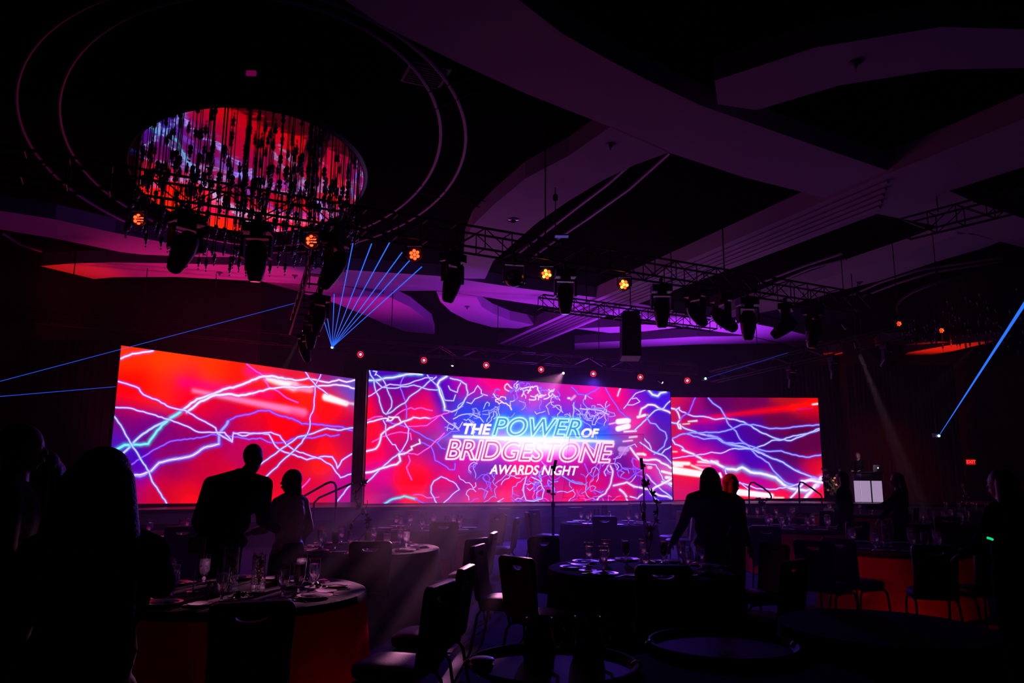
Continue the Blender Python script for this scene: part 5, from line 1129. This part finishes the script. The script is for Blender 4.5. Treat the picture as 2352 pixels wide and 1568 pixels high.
# ------------------------------------------------------------------ pole stands and clear pane
def pole_stand(px, y, ztop, label, tilt, clip=True):
    p = on_y(px, 1200, y); t = thing('pole_stand', label, 'stand', (p.x, p.y, 0), 0, 'pole stands before the screens')
    MB().lathe([(.16, 0), (.16, .02), (.03, .035), (.022, .05)], 20).build('base', BLACKM, t)
    MB().tube([(0, 0, .03), (0, 0, 1.15)], .024, 10).build('lower_pole', BLACKM, t); MB().tube([(0, 0, 1.12), (0, 0, ztop-.08)], .015, 8).build('upper_pole', BLACKM, t)
    MB().lathe([(.03, 1.10), (.036, 1.12), (.036, 1.18), (.02, 1.20)], 12).build('collar', BLACKM, t)
    MB().box((0, 0, 0), (.055, .03, .20), Matrix.Rotation(tilt, 3, 'Y')).build('head', PLAST, t, False, (.03 if tilt > 0 else -.03, -.02, ztop-.07))
    MB().box((0, 0, ztop-.10), (.08, .04, .05)).build('clamp', BLACKM, t, False)
    if clip:
        MB().box((0, 0, 1.33), (.085, .05, .035)).box((-.08, 0, 1.38), (.07, .05, .05)).tube([(-.05, 0, 1.345), (-.11, 0, 1.37)], .01, 6).build('bracket', BLACKM, t, False)
    return p
a = pole_stand(1277, 13.6, 1.90, 'left black pole stand with a tilted head below the word NIGHT', .22)
b = pole_stand(1487, 13.4, 1.94, 'right black pole stand with a flat head right of the lettering', -.08, False)
P = [on_y(1298, 1141, 13.5), on_y(1470, 1139, 13.5), on_y(1482, 992, 13.5), on_y(1312, 998, 13.5)]
c = (P[0]+P[1])/2; pn = thing('acrylic_pane', 'large clear pane with a thin dark edge standing between the pole stands', 'pane', c)
MB().add([v-c+Vector((0, d, 0)) for d in (0, .012) for v in P], [(3,2,1,0),(4,5,6,7),(0,1,5,4),(1,2,6,5),(2,3,7,6),(3,0,4,7)]).build('sheet', PANE, pn, False)
MB().tube([v-c for v in P], .004, 4, True).build('edge', PLAST, pn)

# ------------------------------------------------------------------ booth, laptop
p0, p1 = on_y(1968, 1137, 26.6), on_y(2043, 1136, 26.3); cb = (p0+p1)/2; zb = ZST
bt = thing('booth', 'booth with three glowing lilac panels at the right end of the stage', 'booth', (cb.x, 26.5, zb)); w = (p1-p0).length
hp = 1.0
MB().box((0, .3, hp/2), (w, .55, hp)).build('body', PLAST, bt, False); MB().box((0, .28, hp+.02), (w+.08, .62, .04)).build('top', PLAST, bt, False)
for k, (x, wd) in enumerate([(-w*.39, w*.19), (-w*.12+.01, w*.33), (w*.28, w*.33)]): MB().box((x, .012, .37), (wd, .03, .72)).build('lit_panel', WHITEP, bt, False)
MB().box((-w*.36, .0, .86), (w*.25, .03, .22)).build('side_panel', mat('violet panel', (.2, .12, .4), .5), bt, False)
lp = thing('laptop', 'open silver laptop with a glowing lid mark on the booth', 'laptop', (cb.x+.42, 26.75, zb+hp+.04), PI)
MB().box((0, 0, .01), (.34, .24, .018)).build('base', mat('silver shell', (.35, .34, .38), .35, metal=.6), lp, False); s = MB().box((0, 0, .115), (.34, .008, .22)).build('lid', MATS['silver shell'], lp, False, (0, .12, .018)); s.rotation_euler = (-.15, 0, 0)
MB().lathe([(.001, 0), (.022, 0), (.022, .003), (.001, .003)], 16, R=Matrix.Rotation(-PI/2, 3, 'X')).build('lid_mark', emis('laptop mark', (.5, .9, 1.0), 3.0), s, True, (0, .005, .12))
spot('booth_fill_light', (cb.x+1.2, 21.5, 5.6), (cb.x-.2, 27.2, 2.0), 900, (.75, .6, .75), 12, .6)  # unseen lamp added to brighten the person at the booth

# ------------------------------------------------------------------ service table, trays, jugs in the foreground
x, y = 1.0, 3.55
t = thing('serving_table', 'small dark-clothed serving table in the bottom foreground', 'table', (x, y, 0))
MB().lathe([(.68, .012), (.66, .4), (.64, .70), (.64, .725), (.001, .725)], 64, wave=lambda a, z: .02*math.sin(a*13)*(1 if z < .6 else 0)).build('cloth', SUIT, t)
def tray(px, py, rpx, label, zz=.735):
    p = on_z(px, py, zz); r = rpx/FPX*(p.y*math.cos(PIT)+(zz-EYE)*math.sin(PIT)); tt = thing('round_tray', label, 'tray', (p.x, p.y, .727), 0, 'round serving trays')
    MB().lathe([(.001, 0), (r*.93, 0), (r, .02), (r+.01, .035), (r, .037), (r*.92, .008), (.001, .008)], 56).build('pan', mat('dark tray', (.005, .004, .008), .6, spec=.04), tt)
    for a in (PI, 0): MB().ell((0, 0, 0), (.03, .022, .022)).build('handle', CHROME, tt, True, ((r+.005)*math.cos(a), (r+.005)*math.sin(a), .02))
    return p, r
pA, rA = tray(1282, 1530, 190, 'left round tray holding the two jugs')
pB, rB = tray(1672, 1478, 165, 'empty round tray right of the jugs')
def jug(px, py, label):
    p = on_z(px, py, .74); tt = thing('glass_jug', label, 'jug', (p.x, p.y, .737), 0, 'jugs on the left tray')
    MB().lathe([(.001, 0), (.075, 0), (.083, .03), (.082, .07), (.070, .12), (.063, .16), (.065, .195), (.061, .195), (.059, .16), (.066, .12), (.078, .07), (.001, .02)], 28).build('body', CHROME if False else mat('smoked glass', (.02, .015, .02), .12, spec=.8), tt)
    MB().tube([(.064, 0, .175), (.11, 0, .17), (.125, 0, .12), (.11, 0, .06), (.08, 0, .05)], .008, 8).build('handle', MATS['smoked glass'], tt)
    MB().tube([(.063*math.cos(2*PI*k/24), .063*math.sin(2*PI*k/24), .196) for k in range(24)], .0035, 6, True).build('rim', CHROME, tt)
jug(1250, 1512, 'left smoked glass jug on the tray'); jug(1362, 1506, 'right smoked glass jug on the tray')
p = on_z(1108, 1552, .74); sh = thing('ribbed_bowl', 'small ribbed bowl catching pink light at the left end of the jug tray', 'bowl', (p.x+.02, p.y+.05, .727))
MB().lathe([(.02, 0), (.045, .02), (.055, .05), (.05, .055), (.04, .03), (.001, .015)], 32, wave=lambda a, z: .05*math.sin(12*a)).build('bowl', CHROME, sh); MB().ell((0, 0, .07), (.06, .06, .012)).build('lid', PLAST, sh)
# dark round table behind them
t = thing('serving_table', 'round black-clothed table at the bottom right, in front of the red-glowing table', 'table', (2.25, 4.75, 0))
MB().lathe([(.66, .012), (.62, .4), (.60, .73), (.60, .755), (.001, .76)], 64, wave=lambda a, z: .02*math.sin(a*11)*(1 if z < .6 else 0)).build('cloth', SUIT, t)
# ------------------------------------------------------------------ people
def human(loc, face, H, label, lean=(0, 0), turn=0.0, head=(0, 0), arms=None, hair='short', hairm=None, top=SUIT, low=SUIT, skirt=False, bulk=1.0, vox=.012, seat=False, group=None, tophem=.92, sleeves=True, z0=0.0):
    """face: heading in radians (0 looks along +Y). arms: dict of (elbow, wrist) for L and R in body space at 1.75 m. lean: sideways, forward shift of the shoulders"""
    k = H/1.75; t = thing('person', label, 'person', (loc[0], loc[1], z0), face, group); t.scale = (k, k, k)
    lx, ly = lean
    def U(x, y, z):                                  # upper body leans
        f = max(0, (z-.95)/.5); return Vector((x+lx*f, y+ly*f, z))
    hip = [Vector((s*.09, 0, .92)) for s in (-1, 1)]; knee = [Vector((s*.10, .02, .50)) for s in (-1, 1)]; ank = [Vector((s*.105, -.01, .09)) for s in (-1, 1)]
    sh = [U(s*.175*bulk, 0, 1.42) for s in (-1, 1)]
    arms = arms or {}
    el, wr = [], []
    for i, s in enumerate((-1, 1)):
        key = 'LR'[i]
        if key in arms: el.append(Vector(arms[key][0])); wr.append(Vector(arms[key][1]))
        else: el.append(U(s*.235*bulk, -.03, 1.13)); wr.append(U(s*.25*bulk, .04, .88))
    neck = U(0, -.005, 1.46); hc = U(head[0], .02+head[1], 1.635)
    hcn = hc
    # one continuous body
    B = MB()
    def legs(b, e):
        for i in (0, 1):
            b.cap(hip[i], .095+e, knee[i], .058+e); b.cap(knee[i], .058+e, ank[i], .038+e)
    legs(B, 0)
    for i in (0, 1): B.cap(ank[i]+Vector((0, .0, -.05)), .038, ank[i]+Vector((0, .15, -.06)), .030)
    def torso(b, e):
        b.ell((0, 0, .95), (.165+e, .115+e, .13)); b.ell(U(0, 0, 1.10), (.140*bulk+e, .105+e, .17)); b.ell(U(0, .0, 1.29), (.170*bulk+e, .118+e, .19)); b.ell(U(0, -.005, 1.40), (.165*bulk+e, .085+e, .075+e*.5))
    torso(B, 0); [B.cap(U(s*.05, -.01, 1.475), .052, sh[i]+Vector((0, 0, .0)), .050) for i, s in enumerate((-1, 1))]; B.cap(U(0, -.01, 1.40), .078, hc+Vector((0, -.015, -.07)), .062)
    for i in (0, 1): B.cap(sh[i], .055, el[i], .040); B.cap(el[i], .040, wr[i], .026)
    Rh = Matrix.Rotation(turn, 3, 'Z')
    def Hd(x, y, z): return hc+Rh @ Vector((x, y, z))
    B.ell(hc+Vector((0, 0, .02)), (.079, .097, .110), R=Rh, n=16, m=12); B.ell(Hd(0, .03, -.055), (.050, .058, .055), R=Rh); B.ell(Hd(0, .058, -.085), (.026, .024, .022), R=Rh)
    B.cap(Hd(0, .088, .02), .010, Hd(0, .108, -.018), .014, n=8); B.ell(Hd(0, .098, -.052), (.024, .012, .006), R=Rh); B.ell(Hd(0, .096, -.064), (.022, .012, .006), R=Rh)
    B.ell(Hd(0, .082, .035), (.052, .014, .012), R=Rh)
    for s in (-1, 1): B.ell(Hd(s*.078, -.005, -.005), (.012, .022, .032), R=Rh)
    for i, s in enumerate((-1, 1)):                  # hands: palm, four curled fingers, thumb from the side
        d = (wr[i]-el[i]).normalized(); u = Vector((0, 0, 1)) if abs(d.z) < .8 else Vector((0, 1, 0)); sd = d.cross(u).normalized(); nn = sd.cross(d)
        c = wr[i]+d*.05; Rm = Matrix((sd, d, nn)).transposed(); B.ell(c, (.040, .052, .018), R=Rm)
        for f, (off, ln) in enumerate([(-.030, .062), (-.010, .074), (.010, .070), (.029, .055)]):
            a0 = c+d*.030+sd*off; a1 = a0+d*ln*.55-nn*.006; a2 = a1+d*ln*.38-nn*.022
            B.cap(a0, .0095, a1, .0088, n=8); B.cap(a1, .0088, a2, .0078, n=8)
        a0 = c+sd*s*-.030-d*.012; a1 = a0+sd*s*-.026+d*.030-nn*.008; a2 = a1+d*.026-nn*.012; B.cap(a0, .012, a1, .0105, n=8); B.cap(a1, .0105, a2, .009, n=8)
    link('body', baked('body', B, SKIN, vox*.8, 3), t)
    for s in (-1, 1): MB().ell(Hd(s*.031, .080, .012), (.012, .010, .010), R=Rh, n=8, m=6).build('eye', PORC, t)
    # clothes
    C = MB()
    torso(C, .022); C.cap(U(0, 0, 1.44), .075, neck+Vector((0, 0, .03)), .066); [C.cap(U(s*.055, -.01, 1.475), .062, sh[i]+Vector((0, 0, -.005)), .064) for i, s in enumerate((-1, 1))]
    C.ell((0, 0, tophem), (.180*max(1, bulk*.95), .135, .10))
    for i in (0, 1):
        C.cap(sh[i]+Vector((-(-1, 1)[i]*.012, 0, -.012)), .068*bulk**.3, el[i], .054*bulk**.3)
        if sleeves: C.cap(el[i], .054*bulk**.3, el[i].lerp(wr[i], .93), .042)
    link('jacket', baked('jacket', C, top, vox, 5), t)
    D = MB()
    if skirt:
        D.lathe([(.15, 1.0), (.19, .85), (.21, .60), (.23, .40), (.225, .39), (.10, .42), (.05, 1.0)], 28, wave=lambda a, z: .03*math.sin(a*7)*(1 if z < .7 else 0))
        D.ell((0, 0, .95), (.17, .125, .13)); link('skirt', baked('skirt', D, low, vox*1.2, 3), t)
    else:
        legs(D, .016); D.ell((0, 0, .92), (.175, .128, .12)); link('trousers', baked('trousers', D, low, vox, 4), t)
    for i in (0, 1): MB().cap(ank[i]+Vector((0, -.01, -.045)), .045, ank[i]+Vector((0, .17, -.058)), .035).build('shoe', PLAST, t)
    # hair
    E = MB(); hm = hairm or HAIRD
    if hair == 'short': E.ell(hc+Vector((0, 0, 0))+Rh @ Vector((0, -.018, .038)), (.085, .096, .102), R=Rh, n=16, m=12)
    else:
        E.ell(hc+Rh @ Vector((0, -.020, .036)), (.096, .106, .108), R=Rh, n=16, m=12)
        if hair == 'bob':
            for s in (-1, 0, 1): E.cap(Hd(s*.062, -.030-.03*(s == 0), .02), .056, Hd(s*.085, -.045-.035*(s == 0), -.105), .050)
        if hair == 'long':
            for s in (-1.2, -.6, 0, .6, 1.2): E.cap(Hd(s*.055, -.05-.02*(abs(s) < 1), .02), .055, Hd(s*.095, -.085, -.20), .058); E.cap(Hd(s*.095, -.085, -.20), .058, Hd(s*.115, -.085, -.40), .035)
    link('hair', baked('hair', E, hm, vox*.8, 3), t)
    return t
def stand(px, y): return (on_y(px, 1200, y).x, y)
# long-haired woman nearest the camera at the left, holding her arms up in front
human(stand(232, 2.55), .12, 1.685, 'long-haired person in a black jacket, back to the camera, nearest at the left', hair='long', bulk=1.06, arms={'R': ((.185, .12, 1.30), (.10, .34, 1.36)), 'L': ((-.26, .02, 1.10), (-.14, .28, 1.15))}, vox=.010)
human(stand(28, 4.15), -1.1, 1.87, 'tall person in a dark suit at the far left edge, turned to the right', bulk=1.1, arms={'R': ((.24, .02, 1.12), (.15, .28, 1.02))}, top=SUIT)
human(stand(92, 4.75), 1.2, 1.74, 'person in a dark gold-speckled top behind the tall one at the far left', hair='long', bulk=1.0, top=mat('speckled dress cloth', (.10, .05, .03), .5, noise=.95, nscale=26), skirt=True)
# couple at the near table
human(stand(517, 7.35), -.15, 1.90, 'large person in a dark shirt, back to the camera, leaning over the near left table', lean=(.10, .06), head=(.045, .04), bulk=1.5, arms={'R': ((.31, .14, 1.10), (.36, .34, 1.00)), 'L': ((-.26, .06, 1.08), (-.22, .22, .86))}, top=NAVY)
human(stand(672, 7.9), .95, 1.66, 'person in a pale satin blouse, facing left before the left screen', turn=.55, hair='bob', arms={'L': ((-.20, .16, 1.14), (-.16, .40, 1.10)), 'R': ((.23, -.05, 1.14), (.18, .14, .95))}, top=BLOUSE, low=SUIT, skirt=True)
# pair in front of the right wing screen
human(stand(1641, 8.75), .0, 1.725, 'person with a dark bob, back to the camera, before the right wing screen', hair='bob', bulk=1.28, arms={'L': ((-.32, .04, 1.12), (-.42, .18, .90)), 'R': ((.30, .03, 1.12), (.26, .22, .95))}, top=SUIT, skirt=True)
human(stand(1688, 9.5), -1.25, 1.66, 'person with auburn hair looking right, half hidden behind the dark bob', hair='bob', hairm=HAIRR, bulk=1.15)
# two people before the booth, one at its controls
human(stand(1950, 13.4), .9, 1.74, 'person in black standing between the bouquet and the booth', bulk=1.2, hair='bob', low=SUIT)
human(stand(2078, 13.0), 1.35, 1.72, 'long-haired person in black reaching one arm left towards the lit booth', hair='long', arms={'L': ((-.14, .32, 1.20), (-.10, .56, 1.18)), 'R': ((.2, .12, 1.15), (.12, .30, .98))}, bulk=1.1)
human((on_y(1982, 1100, 27.4).x, 27.45), PI-.7, 1.72, 'person with a pale cap at the booth, looking down at the laptop', hairm=mat('tan cap', (.45, .30, .12), .8), arms={'R': ((.22, .16, 1.12), (.14, .38, 1.10)), 'L': ((-.22, .16, 1.12), (-.14, .38, 1.10))}, z0=ZST)
human(stand(2322, 6.2), .5, 1.70, 'dark person at the right edge with a green light at the wrist', bulk=1.15, hair='long', arms={'L': ((-.24, .10, 1.15), (-.17, .30, 1.05))})
wb = on_y(2281, 1219, 5.95); w_ = MB().tube([wb+Vector((-.022, 0, .006)), wb+Vector((0, -.004, 0)), wb+Vector((.02, 0, -.008))], .009, 6).build('glow_wristband', emis('green wristband glow', (.0, .75, .25), 1.0)); tag(w_, 'small green glowing wristband near the right edge of the frame', 'wristband')
